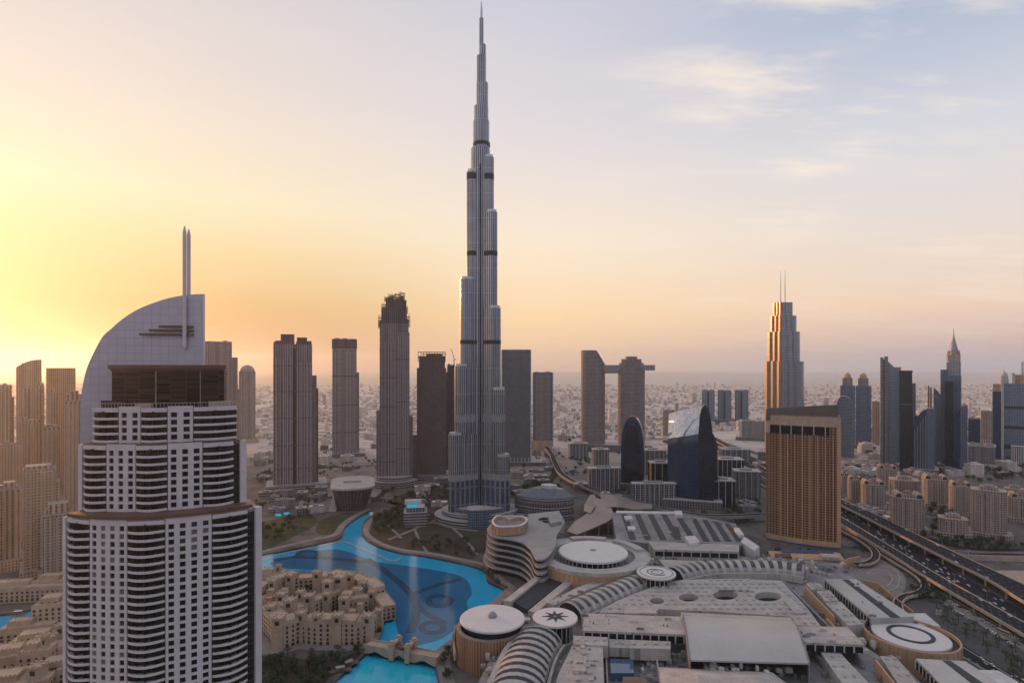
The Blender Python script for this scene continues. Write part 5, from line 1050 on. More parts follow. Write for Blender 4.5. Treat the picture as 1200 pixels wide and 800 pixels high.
for i in range(16):
    px, py = R.choice(((R.uniform(308, 336), R.uniform(705, 745)), (R.uniform(395, 428), R.uniform(700, 735)))); x, y = G(px, py); h = R.uniform(14, 21); w = R.uniform(5, 10); MB().box(x-w/2, x+w/2, y-w/2, y+w/2, 0, h).box(x-w/2-.3, x+w/2+.3, y-w/2-.3, y-w/2+.3, h, h+.8).box(x-w/2-.3, x+w/2+.3, y+w/2-.3, y+w/2+.3, h, h+.8).build('roof_block', M[R.choice(('sand_wall','sand_wall','orange_wall'))], ch, world=True)
if bud['mb'].v: tag(bud['mb'].build('window', M['dark_gap'], ch, world=True), kind='stuff')
slab(ch, 'terrace', [(318,770),(350,760),(400,763),(440,757),(450,733),(446,722),(300,722),(300,762)], 0, 1.4, 'paving')
# sandstone houses, lower left
def old_house(lb, px, py, w, d, h, rz, tower=True, mat='sand_wall', seed=0):
    p = G(px, py); t_ = thing('sandstone_house', lb, 'house', (*p, 0), 0, 'sandstone houses of the old quarter'); a = math.radians(rz); u = (math.cos(a), math.sin(a)); b2 = {'n': 0, 'mb': MB()}
    A_ = (p[0]-u[0]*w/2, p[1]-u[1]*w/2); B_ = (p[0]+u[0]*w/2, p[1]+u[1]*w/2); o, q, L = wing_block(t_, A_, B_, d, h, 'wall', True, seed, 3.9, b2)
    wing_block(t_, q(w*.1, d*.25), q(w*.55, d*.25), d*.6, h+4, 'upper_storey', True, seed+1, 3.9, b2)
    if tower: turret(t_, q(w*.8, d*.35), w*.2, h+8)
    if b2['mb'].v: tag(b2['mb'].build('window', M['dark_gap'], t_, world=True), kind='stuff')
for i, a in enumerate((("sandstone house with a square tower at the waterside, left of the white hotel's pier", 62, 742, 34, 24, 26, 14), ('long sandstone block with an arcade right above the picture corner', 14, 795, 60, 22, 17, 22), ('sandstone block with a tall archway beside the white hotel tower', 48, 776, 44, 20, 18, 20), ('small orange sandstone house tower near the bottom left edge', 38, 800, 20, 16, 24, 14), ('flat roofed sandstone house directly beneath the left lake', 30, 752, 40, 18, 13, 16), ('low sandstone house at the bottom left corner, nearest the viewer', 10, 828, 46, 24, 15, 18), ('sandstone house half hidden behind the base of the white hotel tower', 72, 808, 36, 22, 15, 20), ('pale sandstone row across the left lake with a terrace', 20, 706, 90, 20, 15, 8), ('sandstone row standing behind the left lake beside the white hotel', 62, 700, 44, 18, 17, 4), ('sandstone gate house between courtyard hotel and white hotel tower', 316, 692, 26, 16, 17, 6))): old_house(*a, seed=i*7, tower=i not in (4, 7))
bt = thing('excursion_boat', 'small wooden boat moored on the little lake at the left', 'boat', (*G(22, 718), -.8), math.radians(10)); MB().prism([(-7,-.5),(-4,-1.6),(4,-1.6),(8,0),(4,1.6),(-4,1.6),(-7,.5)], .1, 1.2, bottom=True).build('hull', M['bronze'], bt); MB().box(-4, 3, -1.5, 1.5, 3.0, 3.25).build('awning', M['shade_sail'], bt); mb = MB()
for x in (-3.6, 2.6):
    for y in (-1.3, 1.3): mb.box(x-.08, x+.08, y-.08, y+.08, 1.1, 3.05)
mb.build('awning_post', M['bronze'], bt)
for px, py, rz in ((408,779,40), (398,786,20)):
    b2 = thing('jetty', 'dark wooden jetty at the edge of the lower lake, %s' % ('nearer the bridge' if px > 400 else 'the lower of the two'), 'jetty', (*G(px, py), 0), math.radians(rz)); MB().box(-9, 9, -2.5, 2.5, .2, .8).build('deck', M['bronze'], b2); MB().box(-3, 4, -2, 2, 3.2, 3.6).build('roof', M['plant'], b2)
    mb = MB(); [mb.box(x-.12, x+.12, y-.12, y+.12, -1.5, 3.25) for x in (-2.8, 3.6) for y in (-1.7, 1.7)]; mb.build('post', M['bronze'], b2)
# ------------------------------------------------------------------ parks, promenades, roads
def flat(name, px, z, mat, smooth_=True): 
    p = GP(px); p = resample(smooth(p, 4, True), 6) if smooth_ else p; return structure(name, MB().holes(ccw(p), [], -.5, z), M[mat])
flat('park_lawn', [(437,612),(450,600),(470,592),(520,590),(560,600),(575,625),(560,648),(545,656),(500,648),(470,644),(446,636),(434,628)], .06, 'scrub')
flat('park_lawn', [(300,618),(330,606),(362,603),(372,612),(350,626),(320,640),(300,644)], .06, 'lawn'); flat('park_lawn', [(370,622),(378,608),(408,600),(414,605),(402,616),(386,626)], .06, 'lawn'); flat('park_lawn', [(300,772),(330,768),(380,774),(424,762),(410,778),(380,800),(360,850),(300,850)], .06, 'scrub')
flat('park_lawn', [(455,588),(480,576),(520,572),(530,580),(520,590),(480,592)], .1, 'scrub'); flat('park_lawn', [(600,575),(640,560),(650,575),(610,585)], .06, 'scrub')
def path(name, px, w, z, mat): c = resample(smooth(GP(px), 6), 5); return structure(name, MB().ribbon(offset(c, -w/2), offset(c, w/2), -.3, z), M[mat])
path('promenade', [(300,648),(328,641),(366,632),(392,626),(402,614),(416,604),(432,596)], 9, .12, 'paving')
path('promenade', [(440,604),(432,612),(429,624),(445,636),(472,644),(505,648),(545,656),(570,662),(584,676),(600,688)], 8, .14, 'paving'); path('promenade', [(600,688),(584,704),(562,718),(548,731),(536,748),(522,760),(520,780),(530,820)], 11, .16, 'paving')
path('park_path', [(455,632),(480,622),(505,612),(530,618),(560,622)], 6, .14, 'paving'); path('park_path', [(505,612),(520,604),(545,602)], 5, .15, 'paving'); path('park_path', [(486,620),(492,634),(500,646)], 4, .16, 'paving'); path('park_path', [(530,618),(545,632),(560,650)], 4, .17, 'paving'); path('park_path', [(450,612),(462,622),(470,630)], 4, .18, 'paving')
path('boulevard', [(300,590),(360,584),(440,584),(520,606),(590,600),(640,566),(652,548),(640,530)], 18, .1, 'asphalt'); path('boulevard', [(300,560),(380,548),(470,545),(560,548),(650,540)], 16, .1, 'asphalt'); path('boulevard', [(436,588),(452,574),(458,556),(440,540)], 12, .13, 'asphalt')
for i, (cx, cy_, rx, ry) in enumerate(((326,603,4,1.6), (336,601.5,4,1.6), (356,598.5,6,1.6))): structure('pool', MB().prism(GP(ell(cx, cy_, rx, ry, 14)), -.2, .3), M['lake_bright'])
flat('plaza', [(375,600),(430,590),(450,580),(440,572),(380,572),(350,590)], .08, 'paving'); flat('plaza', [(500,622),(545,612),(600,612),(600,640),(560,648)], .07, 'scrub')
flat('sand_lot', [(1140,668),(1260,668),(1300,720),(1220,690)], .06, 'sand_roof', False); flat('car_park', [(1050,705),(1092,692),(1130,716),(1200,756),(1260,800),(1320,850),(1230,850),(1130,775)], .07, 'tarmac_pale', False)
flat('sunken_forecourt', [(994,658),(1030,654),(1058,672),(1060,690),(1045,700),(1010,690)], .09, 'paving')
HWY = GP([(836,524),(900,558),(985,612),(1044,650),(1200,748),(1300,806),(1400,850),(1520,850),(1290,764),(1200,716),(1079,646),(985,594),(900,552),(838,519)]); structure('motorway', MB().holes(ccw(HWY), [], -.4, .1), M['asphalt'])
def edges(l, r_, z, step=12):
    A_, B_ = smooth([G(x, y, z) for x, y in l], 6), smooth([G(x, y, z) for x, y in r_], 6); n = max(8, int(sum(math.dist(a, b_) for a, b_ in zip(A_, A_[1:]))/step)); return resample(A_, n=n), resample(B_, n=n)
def viaduct(name, lb, cat, l, r_, z, th=1.8, stone='parapet_stone', lanes=4, pier=True, rise=None, pw=.55):
    L_, R_ = l, r_; n = len(L_)-1; zs = [z if rise is None else rise(i/n) for i in range(n+1)]
    t_ = thing(name, lb, cat, (*L_[n//2], 0))
    # keep the right-hand polyline on the right of travel
    a = (L_[1][0]-L_[0][0], L_[1][1]-L_[0][1]); b_ = (R_[0][0]-L_[0][0], R_[0][1]-L_[0][1])
    if a[0]*b_[1]-a[1]*b_[0] > 0: L_, R_ = R_, L_
    MB().ribbon(L_, R_, [q-th for q in zs], zs).build('deck', M['asphalt'], t_, world=True)
    for e in (offset(L_, .3), offset(R_, -.3)): MB().ribbon(offset(e, -pw), offset(e, pw), [q-th-.25 for q in zs], [q+1.0 for q in zs]).build('parapet', M[stone], t_, world=True)
    mb = MB()
    for k in range(1, lanes):
        f = k/lanes; c = [(a[0]+(b_[0]-a[0])*f, a[1]+(b_[1]-a[1])*f) for a, b_ in zip(L_, R_)]
        for i in range(0, n, 1):
            p0, p1 = c[i], c[i+1]; q1 = (p0[0]+(p1[0]-p0[0])*.3, p0[1]+(p1[1]-p0[1])*.3); d = math.dist(p0, q1) or 1; nx, ny = -(q1[1]-p0[1])/d*.1, (q1[0]-p0[0])/d*.1
            zz_ = zs[i]+.02; mb.face([(p0[0]-nx, p0[1]-ny, zz_), (q1[0]-nx, q1[1]-ny, zz_), (q1[0]+nx, q1[1]+ny, zz_), (p0[0]+nx, p0[1]+ny, zz_)])
    if mb.v: mb.build('lane_marking', M['marking'], t_, world=True)
    if pier:
        for i in range(1, n, 3):
            c = ((L_[i][0]+R_[i][0])/2, (L_[i][1]+R_[i][1])/2); w = math.dist(L_[i], R_[i]); d = (R_[i][0]-L_[i][0], R_[i][1]-L_[i][1]); mb = MB()
            for f in ((-.38, .38) if w > 14 else (0,)): mb.obox((c[0]+d[0]*f, c[1]+d[1]*f), d, 2, 1.6, 0, zs[i]-th-1)
            mb.obox(c, d, w*.92, 2, zs[i]-th-1.1, zs[i]-th+.05); mb.build('pier', M['parapet_stone'], t_, world=True)
    return L_, R_, zs
far_deck = edges([(838,512),(900,544),(985,584),(1036,607),(1085,631),(1130,652),(1190,680),(1260,712)], [(835,514.5),(900,550),(985,591.5),(1059,629),(1110,655),(1160,680),(1200,705),(1270,742)], 10)
viaduct('elevated_highway', 'elevated highway deck with sandy parapets running in front of the domed apartment blocks', 'viaduct', *far_deck, 10)
near_deck = edges([(842,522),(900,555),(985,605),(1044,640),(1111,680),(1200,729),(1290,778)], [(837,526),(900,562),(985,613.5),(1040,647),(1085,676),(1200,744),(1290,800)], 8)
viaduct('elevated_highway', 'elevated highway deck nearest the mall, with an empty dark carriageway', 'viaduct', *near_deck, 8)
third = edges([(840,533),(870,548),(905,568),(985,615.5)], [(838,536),(870,553),(905,575),(985,619)], 5); viaduct('slip_road', 'slip road bridge passing behind the brown hotel', 'viaduct', *third, 5, lanes=2)
for lb, px, w, z in (('looping ramp that turns back beside the brown hotel', [(975,612),(990,622),(1010,633),(1024,644),(1026,653),(1017,659),(1004,660)], 9, 5), ('winding ramp that leaves the near elevated highway and curls down to the mall', [(1028,645),(1050,658),(1070,670),(1082,680),(1084,689),(1074,695),(1060,698),(1052,706),(1056,720)], 8, 4)):
    c = resample(smooth([G(x, y, z) for x, y in px], 8), 7); viaduct('ramp', lb, 'ramp', offset(c, -w/2), offset(c, w/2), z, 1.4, lanes=2)
c = resample(smooth([G(x, y, 11) for x, y in [(636,519),(646,531),(650,541),(660,556),(690,571),(740,586),(795,599),(840,604),(900,602)]], 8), 12); viaduct('curved_viaduct', 'long dark viaduct curving between the linked towers and the striped hall', 'viaduct', offset(c, -6.5), offset(c, 6.5), 11, 3.4, 'plant', 2)
for k, px in enumerate(([(842,516),(870,526),(905,536),(960,548)], [(838,519),(866,536),(905,560),(940,588)], [(700,520),(760,530),(830,530),(900,540)])):
    path('road', px, 16, .15+.03*k, 'asphalt')
path('road', [(1000,640),(1060,652),(1140,650),(1260,652)], 14, .12, 'asphalt'); path('road', [(1086,690),(1130,716),(1180,746),(1260,796)], 9, .14, 'paving'); path('road', [(1070,728),(1110,750),(1150,775),(1200,806)], 14, .16, 'asphalt')
path('road', [(985,560),(1060,556),(1130,552),(1240,552)], 18, .12, 'asphalt'); path('road', [(1088,630),(1130,642),(1200,644)], 10, .15, 'asphalt')
rw = root_at('curved_wall', 'curved orange stone wall around the sunken forecourt behind the right mall wing', 'wall', 995, 668); wall_line(rw, 'wall', [(1008,651),(994,654),(984,660),(981,667),(988,673),(1000,676)], 0, 9, 1.4, 'orange_wall'); wall_line(rw, 'wall', [(1012,679),(1030,683)], 0, 9, 1.4, 'orange_wall'); wall_line(rw, 'wall', [(1030,684),(1070,716)], 0, 5, 1.0, 'orange_wall')
sw_ = root_at('sign_wall', 'long low sandy wall beyond the elevated highway at the right edge', 'wall', 1170, 648); wall_line(sw_, 'wall', [(1112,646),(1150,650),(1260,652)], 0, 7, 1.2, 'parapet_stone')

for px in ([(1008,668),(1022,660),(1044,664),(1054,676),(1048,690),(1028,692)], [(1016,672),(1026,666),(1040,669),(1046,678),(1040,686)], [(1066,722),(1108,746),(1150,771),(1204,804)], [(1074,736),(1106,756),(1140,776),(1190,806)], [(1086,694),(1130,720),(1190,756)], [(1096,690),(1140,715),(1204,752)], [(985,563),(1060,559),(1130,555),(1240,555)], [(985,556),(1060,552),(1130,548),(1240,548)], [(1112,650),(1160,655),(1260,657)], [(1088,640),(1140,646),(1260,648)], [(300,596),(360,588),(436,588)], [(300,582),(360,578),(440,579)], [(640,537),(700,560),(790,592),(890,597)]):
    path('kerb', px, 1.1, .26, 'kerb_pale')
for k in range(9): path('lane_line', [(1070+k*3.2+6*k, 730+k*5.6+k*.2), (1073.5+k*3.2+6*k, 732+k*5.6+k*.2)], .35, .22, 'marking')
rt = root_at('hotel_annexe', 'low annexe with a blue glass canopy at the foot of the brown hotel', 'annexe', 940, 650); slab(rt, 'wall', [(900,645),(984,647),(990,656),(905,654)], 0, 9, 'orange_wall'); slab(rt, 'glass_canopy', [(915,643),(975,645),(978,648),(916,646)], 9, 10.5, 'blue_glass'); slab(rt, 'roof_block', [(960,648),(980,648.5),(984,653),(964,652)], 9, 13, 'roof_pale'); slab(rt, 'roof_block', [(908,648),(926,648),(928,652),(910,652)], 9, 14, 'bronze')
# ------------------------------------------------------------------ cars
def car_proto(col, key):
    plain(key, col, .3, .25, var=.04, spec=.6); mb = MB().mat(0)
    prof = [(-2.2,.35),(-2.25,.8),(-1.9,1.0),(1.0,.98),(2.1,.85),(2.25,.4)]; w = .9
    mb.face([(x, -w, z) for x, z in prof[::-1]][::-1]); mb.face([(x, w, z) for x, z in prof][::-1])
    for (xa, za), (xb, zb_) in zip(prof, prof[1:]+prof[:1]): mb.face([(xa, -w, za), (xa, w, za), (xb, w, zb_), (xb, -w, zb_)][::-1])
    mb.mat(1).prism(rect(-1.7, .9, -.84, .84), .95, 1.42, top=rect(-1.25, .35, -.72, .72), cap=False); mb.mat(0).prism(rect(-1.25, .35, -.72, .72), 1.40, 1.47); mb.mat(2)
    for x in (-1.4, 1.4):
        for y in (-.92, .72):
            c = [(x+.34*math.cos(2*PI*i/10), .34+.34*math.sin(2*PI*i/10)) for i in range(10)]; mb.face([(a, y, z) for a, z in c]); mb.face([(a, y+.2, z) for a, z in c][::-1])
            for (xa, za), (xb, zb_) in zip(c, c[1:]+c[:1]): mb.face([(xa, y, za), (xa, y+.2, za), (xb, y+.2, zb_), (xb, y, zb_)])
    return mb.build('car', [M[key], M['dark_glass'], M['dark_gap']])
CARS = [('white', car_proto((.75,.75,.75), 'paint_white')), ('silver', car_proto((.42,.43,.45), 'paint_silver')), ('black', car_proto((.03,.03,.035), 'paint_black')), ('dark red', car_proto((.22,.03,.03), 'paint_red'))]
for _, o in CARS: o.location = (0, 0, -4.4); o.hide_render = True
def bus_proto():
    mb = MB().mat(0).box(-5.8, 5.8, -1.25, 1.25, .4, 3.1); mb.mat(1).box(-5.6, 5.82, -1.28, 1.28, 1.5, 2.5); mb.mat(0).box(-5, 4.5, -1.1, 1.1, 3.05, 3.3); return mb
def put_car(p, z, ang, where, grp):
    nm, src = R.choices(CARS, (6, 2.5, 1.5, .6))[0]; c = bpy.data.objects.new('car', src.data); COL.objects.link(c); c.location = (p[0], p[1], z); c.rotation_euler = (0, 0, ang); tag(c, f'{nm} car {where}', 'car', grp)
def cars_on(l, r_, z, n, lanes, where, grp, f0=0.0, f1=1.0):
    used = set()
    for _ in range(n):
        for _t in range(20):
            i = R.randrange(int((len(l)-1)*f0), max(int((len(l)-1)*f1), 1)); k = R.randrange(lanes)
            if (i, k) not in used: break
        used.add((i, k)); f = (k+.5)/lanes; u = R.random()*.6; a = (l[i][0]+(r_[i][0]-l[i][0])*f, l[i][1]+(r_[i][1]-l[i][1])*f); b_ = (l[i+1][0]+(r_[i+1][0]-l[i+1][0])*f, l[i+1][1]+(r_[i+1][1]-l[i+1][1])*f)
        put_car((a[0]+(b_[0]-a[0])*u, a[1]+(b_[1]-a[1])*u), z, math.atan2(b_[1]-a[1], b_[0]-a[0]), where, grp)
ml, mr = edges([(985,596),(1079,648),(1200,717),(1290,766)], [(985,608),(1044,645),(1200,742),(1290,798)], .1, 9)
cars_on(ml, mr, .1, 105, 8, 'in the dense traffic between the two elevated decks', 'cars on the motorway'); cars_on(*far_deck, 10, 26, 4, 'on the far elevated deck with sandy parapets', 'cars on the far deck', .25, 1); cars_on(*near_deck, 8, 9, 4, 'on the nearly empty near elevated deck', 'cars on the near deck', .25, 1)
l, r_ = edges([(842,517),(905,548),(960,575)], [(838,522),(905,558),(960,590)], .2, 14); cars_on(l, r_, .3, 26, 5, 'on the distant motorway left of the brown hotel', 'cars far up the motorway')
for row, (a, b_) in enumerate(((G(1100,705), G(1190,757)), (G(1112,704), G(1200,754)))):
    n = 26
    for i in range(n):
        if R.random() < .8: u = (i+.5)/n; put_car((a[0]+(b_[0]-a[0])*u, a[1]+(b_[1]-a[1])*u), .2, math.atan2(b_[1]-a[1], b_[0]-a[0])+PI/2.6, 'in the parking rows under the near elevated deck', 'parked cars')
c = GP([(1070,728),(1110,750),(1150,775),(1200,806)]); c = resample(smooth(c, 6), 9); cars_on(offset(c, -5), offset(c, 5), .2, 14, 3, 'on the frontage road beside the round hall', 'cars on the frontage road')
for px, py, lb in ((1176,742,'yellowish lorry in the traffic at the right edge'), (1198,800,'white coach on the frontage road at the bottom right')):
    p = G(px, py); o = bus_proto().build('truck' if 'lorry' in lb else 'coach', [M['sand_wall'] if 'lorry' in lb else M['paint_white'], M['dark_glass']]); o.location = (*p, .2); o.rotation_euler = (0, 0, math.radians(103)); tag(o, lb, 'truck' if 'lorry' in lb else 'coach')
# ------------------------------------------------------------------ domed apartment blocks
def resid(lb, xc, yb, wpx, ytop, turn=12, dome=True, storeys_only=False):
    Y = FPX*CAM_H/(yb-HOR); s = Site('apartment_block', lb, 'apartment block', xc, Y, 'domed apartment blocks beyond the highway', turn); w = wpx*s.k*.92/2; h = HZ(ytop, Y); hb = h-(9 if dome else 3)
    d = w*1.5; pl = [(-w*.72, 0), (w*.72, 0), (w, w*.28), (w, d-w*.28), (w*.72, d), (-w*.72, d), (-w, d-w*.28), (-w, w*.28)]
    s.part('wall', MB().prism(pl, 0, hb), M['f_resid']); s.part('cornice', MB().prism([(x*1.03, d/2+(y-d/2)*1.03) for x, y in pl], hb-.6, hb+.5), M['sand_wall'])
    for x in (-w*.5, 0, w*.5): s.part('bay', MB().box(x-w*.13, x+w*.13, -1.3, .5, 0, hb-3), M['f_resid'])
    s.part('penthouse', MB().prism(rect(-w*.5, w*.5, d*.2, d*.8), hb, hb+5), M['f_resid'])
    if dome:
        for x, y in ((-w*.66, w*.4), (w*.66, w*.4), (-w*.66, d-w*.4), (w*.66, d-w*.4)):
            r = w*.25; n = 10; ar = [(x-r, hb)]+[(x+r*math.cos(PI-PI*i/n), hb+3+r*math.sin(PI-PI*i/n)) for i in range(n+1)]+[(x+r, hb)]; mb = MB()
            mb.face([(a, y-r, z) for a, z in ar[::-1]]); mb.face([(a, y+r, z) for a, z in ar])
            for (xa, za), (xb, zb_) in zip(ar, ar[1:]): mb.face([(xa, y-r, za), (xb, y-r, zb_), (xb, y+r, zb_), (xa, y+r, za)])
            o = s.part('arched_gable', mb, M['sand_wall']); r2 = r*.68; ar = [(x-r2, hb+.2)]+[(x+r2*math.cos(PI-PI*i/n), hb+2.6+r2*math.sin(PI-PI*i/n)) for i in range(n+1)]+[(x+r2, hb+.2)]; mb = MB(); mb.face([(a, y-r-.15, z) for a, z in ar]); s.part('arch_window', mb, M['dark_gap'], parent=o)
        s.part('dome', MB().lathe(0, d/2, [(w*.34, hb+5), (w*.33, hb+6.5), (w*.25, hb+8.6), (w*.12, hb+9.8), (0, hb+10.2)], 14), M['red_tile'])
    else: s.part('roof_plant', MB().box(-w*.3, w*.3, d*.3, d*.6, hb+4.9, hb+7), M['plant'])
    s.part('podium', MB().prism([(x*1.35, d/2+(y-d/2)*1.3) for x, y in pl], 0, 6), M['f_resid']); return s
plain('red_tile', (.24,.13,.10), .7)
for a in (('domed apartment block standing alone close beside the elevated highway, largest of the left group', 1066, 624, 41, 577), ('domed apartment block with reddish roof, second along the highway from the brown hotel', 1025, 598, 30, 562), ('narrow domed apartment block nearest to the brown hotel', 1003, 590, 18, 556), ('domed apartment block behind the first two, below the glass wedge tower', 1041, 572, 25, 544), ('tall domed apartment block on the far side of the dark garden, middle of the row', 1098, 594, 33, 556), ('domed apartment block with paired arches left of the big flat roofed block', 1127, 604, 28, 563), ('domed apartment block cut by the right picture edge', 1200, 612, 36, 577), ('small domed apartment block peeping out at the hotel side', 990, 576, 12, 552)): resid(*a)
resid('biggest apartment block, flat roofed and many windowed, right of the domed row', 1160, 630, 46, 573, 6, False)
for a in (('low stepped apartment wing with white arches below the big flat roofed block', 1118, 630, 38, 606), ('wide pale apartment row behind the alone standing domed block', 1061, 585, 38, 561), ('low apartment row between domed blocks and the near black glass slab', 1085, 568, 30, 556), ('low apartment block at the right edge behind the big flat roofed one', 1190, 590, 26, 571), ('small low apartment block between the domed ones close to the highway', 1046, 606, 14, 588)): resid(*a, 8, False)
# ------------------------------------------------------------------ framed office blocks by the viaduct
for lb, xl, xr, yt, yb, nf, d in (('framed office block at the foot of the left linked tower', 696, 714, 527, 550, 5, 26), ('office block with broken roofline of little frames left of the arched tower', 690, 728, 549, 577, 7, 18), ('framed office block between arched and curved glass towers', 753, 781, 528, 556, 5, 34), ('low dark office block with sandy side wall left of the curved glass tower', 763, 789, 543, 580, 3, 30), ('sandy colonnade block at the foot of the curved glass tower', 741, 793, 567, 592, 9, 14), ('framed dark office block right of the curved glass tower', 838, 862, 564, 594, 3, 34), ('pale roofed office block behind the framed dark one', 838, 872, 539, 562, 6, 40), ('low office block left of the brown hotel', 862, 892, 553, 584, 4, 30), ('flat office block below the wide beige block', 846, 880, 527, 545, 5, 40), ('small framed block at the far end of the viaduct', 668, 690, 520, 538, 5, 24)):
    Y = FPX*CAM_H/(yb-HOR); s = Site('office_block', lb, 'office block', (xl+xr)/2, Y, 'framed office blocks along the viaduct', 14); s.block('wall', xl, xr, yt, 0, d, M['f_black' if 'dark' in lb else 'f_office']); z = s.z(yt)
    s.part('roof_frame', MB().box(s.x(xl)-1.4, s.x(xr)+1.4, -1.6, d+1, z, z+1.6), M['roof_pale']); fins(s, xl, xr, yt, nf, 'rail_pale', -1.5, w=1.0, name='frame_post'); s.part('roof_plant', MB().box(s.x(xl)*.5, s.x(xr)*.4, d*.3, d*.7, z+1.5, z+4.5), M['plant'])
s = Site('white_tower', 'slender pale tower in the low city left of the curved glass tower', 'tower', 782, 1990); s.block('shaft', 777, 790, 481, 0, 30, M['f_resid']); s.plant(777, 790, 481, 1, 29, 1)
# ------------------------------------------------------------------ the low city as far as the coast
protos = []
for k in range(6):
    rr = random.Random(k+50); w, d, h = rr.uniform(18, 34), rr.uniform(16, 30), (9, 13, 17, 22, 12, 28)[k]; root = thing('low_building', None, 'low building', (0, 0, 0)); root['group'] = 'low buildings of the far city'
    MB().box(-w/2, w/2, 0, d, 0, h).build('wall', M['f_city'], root); MB().box(-w*.2, w*.25, d*.3, d*.7, h, h+3.2).box(-w/2, w/2, 0, .6, h, h+1).box(-w/2, w/2, d-.6, d, h, h+1).build('roof', M['f_city'], root)
    if k % 2: MB().box(w/2-.3, w/2+10, 2, d-3, 0, h*.6).build('annexe', M['f_city'], root)
    protos.append(root)
def clear(x, y, corridors): return all(not (a < 600+FPX*x/y < b_ and c < HOR+FPX*CAM_H/y < d_) for a, b_, c, d_ in corridors)
corr = [(830, 960, 505, 640), (660, 770, 505, 640)]; tower_xy = [(o.location.x, o.location.y, max(abs(c[0]) for ch_ in o.children for c in ch_.bound_box)) for o in COL.objects if o.type == 'EMPTY' and o.children and o.location.y > 600 and o.get('group') != 'low buildings of the far city']
names = ['low beige building', 'flat roofed sand coloured block', 'small pale apartment house']; cnt = 0; spots = []
while cnt < 185:
    Y = 1180*math.exp(R.uniform(0, .95)); px = R.uniform(-20, 1220)
    if not clear((px-600)/FPX*Y, Y, corr): continue
    X = (px-600)/FPX*Y
    if any(math.hypot(X-a, Y-b_) < r_+28 for a, b_, r_ in tower_xy) or any(math.hypot(X-a, Y-b_) < 42 for a, b_ in spots): continue
    if Y < 1500 and 300 < px < 640: 
        if R.random() < .6: continue
    spots.append((X, Y)); side = 'left of the supertall tower' if px < 555 else 'right of the supertall tower'
    src = R.choice(protos); c = copy_thing(src, (X, Y, 0), R.choice((0, PI/2))+R.uniform(-.2, .2), f'low flat roofed building of the sandy low-rise city {side}'); c['group'] = 'low buildings of the far city, '+side; cnt += 1
for p_ in protos:
    for ch_ in list(p_.children): bpy.data.objects.remove(ch_)
    bpy.data.objects.remove(p_)
mb = MB(); n = 0
while n < 9000:
    Y = 1900*math.exp(R.uniform(0, 1.42)**1.0); X = R.uniform(-1.0, 1.0)*Y
    if n % 3 == 0 and (math.sin(X*.004)+math.sin(Y*.0031+X*.0017)) < -.2: n += 1; continue
    if not clear(X, Y, [(830, 960, 505, 640)]) or any(math.hypot(X-a, Y-b_) < r_+20 for a, b_, r_ in tower_xy): n += 1; continue
    w, d, h = R.uniform(8, 30), R.uniform(8, 26), R.choice((5, 7, 8, 10, 13, 18)) if R.random() < .985 else R.uniform(30, 70)
    mb.obox((X, Y), (1, R.uniform(-.3, .3)), w, d, 0, h) if False else mb.prism([(X-w/2, Y), (X+w/2, Y), (X+w/2, Y+d), (X-w/2, Y+d)], 0, h); n += 1
tag(mb.build('distant_city', M['f_city'], weld=True), kind='stuff')
# low blocks, sheds and parked cars round the feet of the towers
def foot_block(px, py, w, d, h, rz, where, grp):
    s = thing('low_building', f'low flat roofed {where}', 'low building', (*G(px, py), 0), math.radians(rz), grp); MB().box(-w/2, w/2, 0, d, 0, h).build('wall', M[R.choice(('f_office','f_strip','f_city','f_greybrown'))], s)
    MB().box(-w/2-.4, w/2+.4, -.4, .3, h, h+1).build('parapet', M['concrete'], s); MB().box(-w/2-.4, w/2+.4, d-.3, d+.4, h, h+1).build('parapet', M['concrete'], s); MB().box(-w*.25, w*.1, d*.3, d*.7, h-.1, h+3).build('roof_plant', M['plant'], s)
for poly, n, where, grp in (([(300,578),(385,570),(386,600),(300,612)], 10, 'block left of the boat shaped hall', 'low blocks left of the opera'), ([(425,560),(440,556),(445,582),(430,584)], 4, 'block between the boat shaped hall and the scaffolded tower', 'low blocks behind the opera'), ([(490,566),(530,560),(530,600),(500,604)], 7, 'terrace block at the left foot of the supertall tower', 'low blocks at the supertall, left'), ([(598,560),(640,548),(655,560),(604,596)], 9, 'terrace block at the right foot of the supertall tower', 'low blocks at the supertall, right'), ([(300,520),(320,515),(322,560),(300,566)], 7, 'block right behind the white hotel tower', 'low blocks behind the white hotel'), ([(372,520),(440,520),(440,552),(374,556)], 12, 'block between the mauve and the scaffolded tower', 'low blocks between the towers'), ([(625,530),(660,530),(660,560),(640,562)], 6, 'block beside the viaduct bend', 'low blocks beside the viaduct bend'), ([(990,548),(1180,546),(1190,560),(990,562)], 22, 'block behind the domed apartment row', 'low blocks behind the domes'), ([(990,600),(1010,596),(1110,640),(1100,644)], 6, 'annexe between highway and domed blocks', 'annexes by the highway'), ([(800,560),(895,540),(893,600),(850,606)], 12, 'block between curved glass tower and brown hotel', 'low blocks left of the brown hotel'), ([(665,560),(735,585),(725,592),(668,570)], 7, 'block just behind the viaduct', 'low blocks behind the viaduct')):
    poly_w = GP(poly); xs, ys = [p[0] for p in poly_w], [p[1] for p in poly_w]; k = tries = 0
    while k < n and tries < 4000:
        tries += 1; p = (R.uniform(min(xs), max(xs)), R.uniform(min(ys), max(ys)))
        if not inside(p, poly_w) or any(math.hypot(p[0]-a, p[1]-b_) < min(r_, 60)+6 for a, b_, r_ in tower_xy): continue
        px, py = 600+FPX*p[0]/p[1], HOR+FPX*CAM_H/p[1]; foot_block(px, py, R.uniform(14, 34), R.uniform(10, 24), R.uniform(5, 14), R.choice((0, 12, -14, 24)), where, grp); tower_xy.append((p[0], p[1], 16)); k += 1
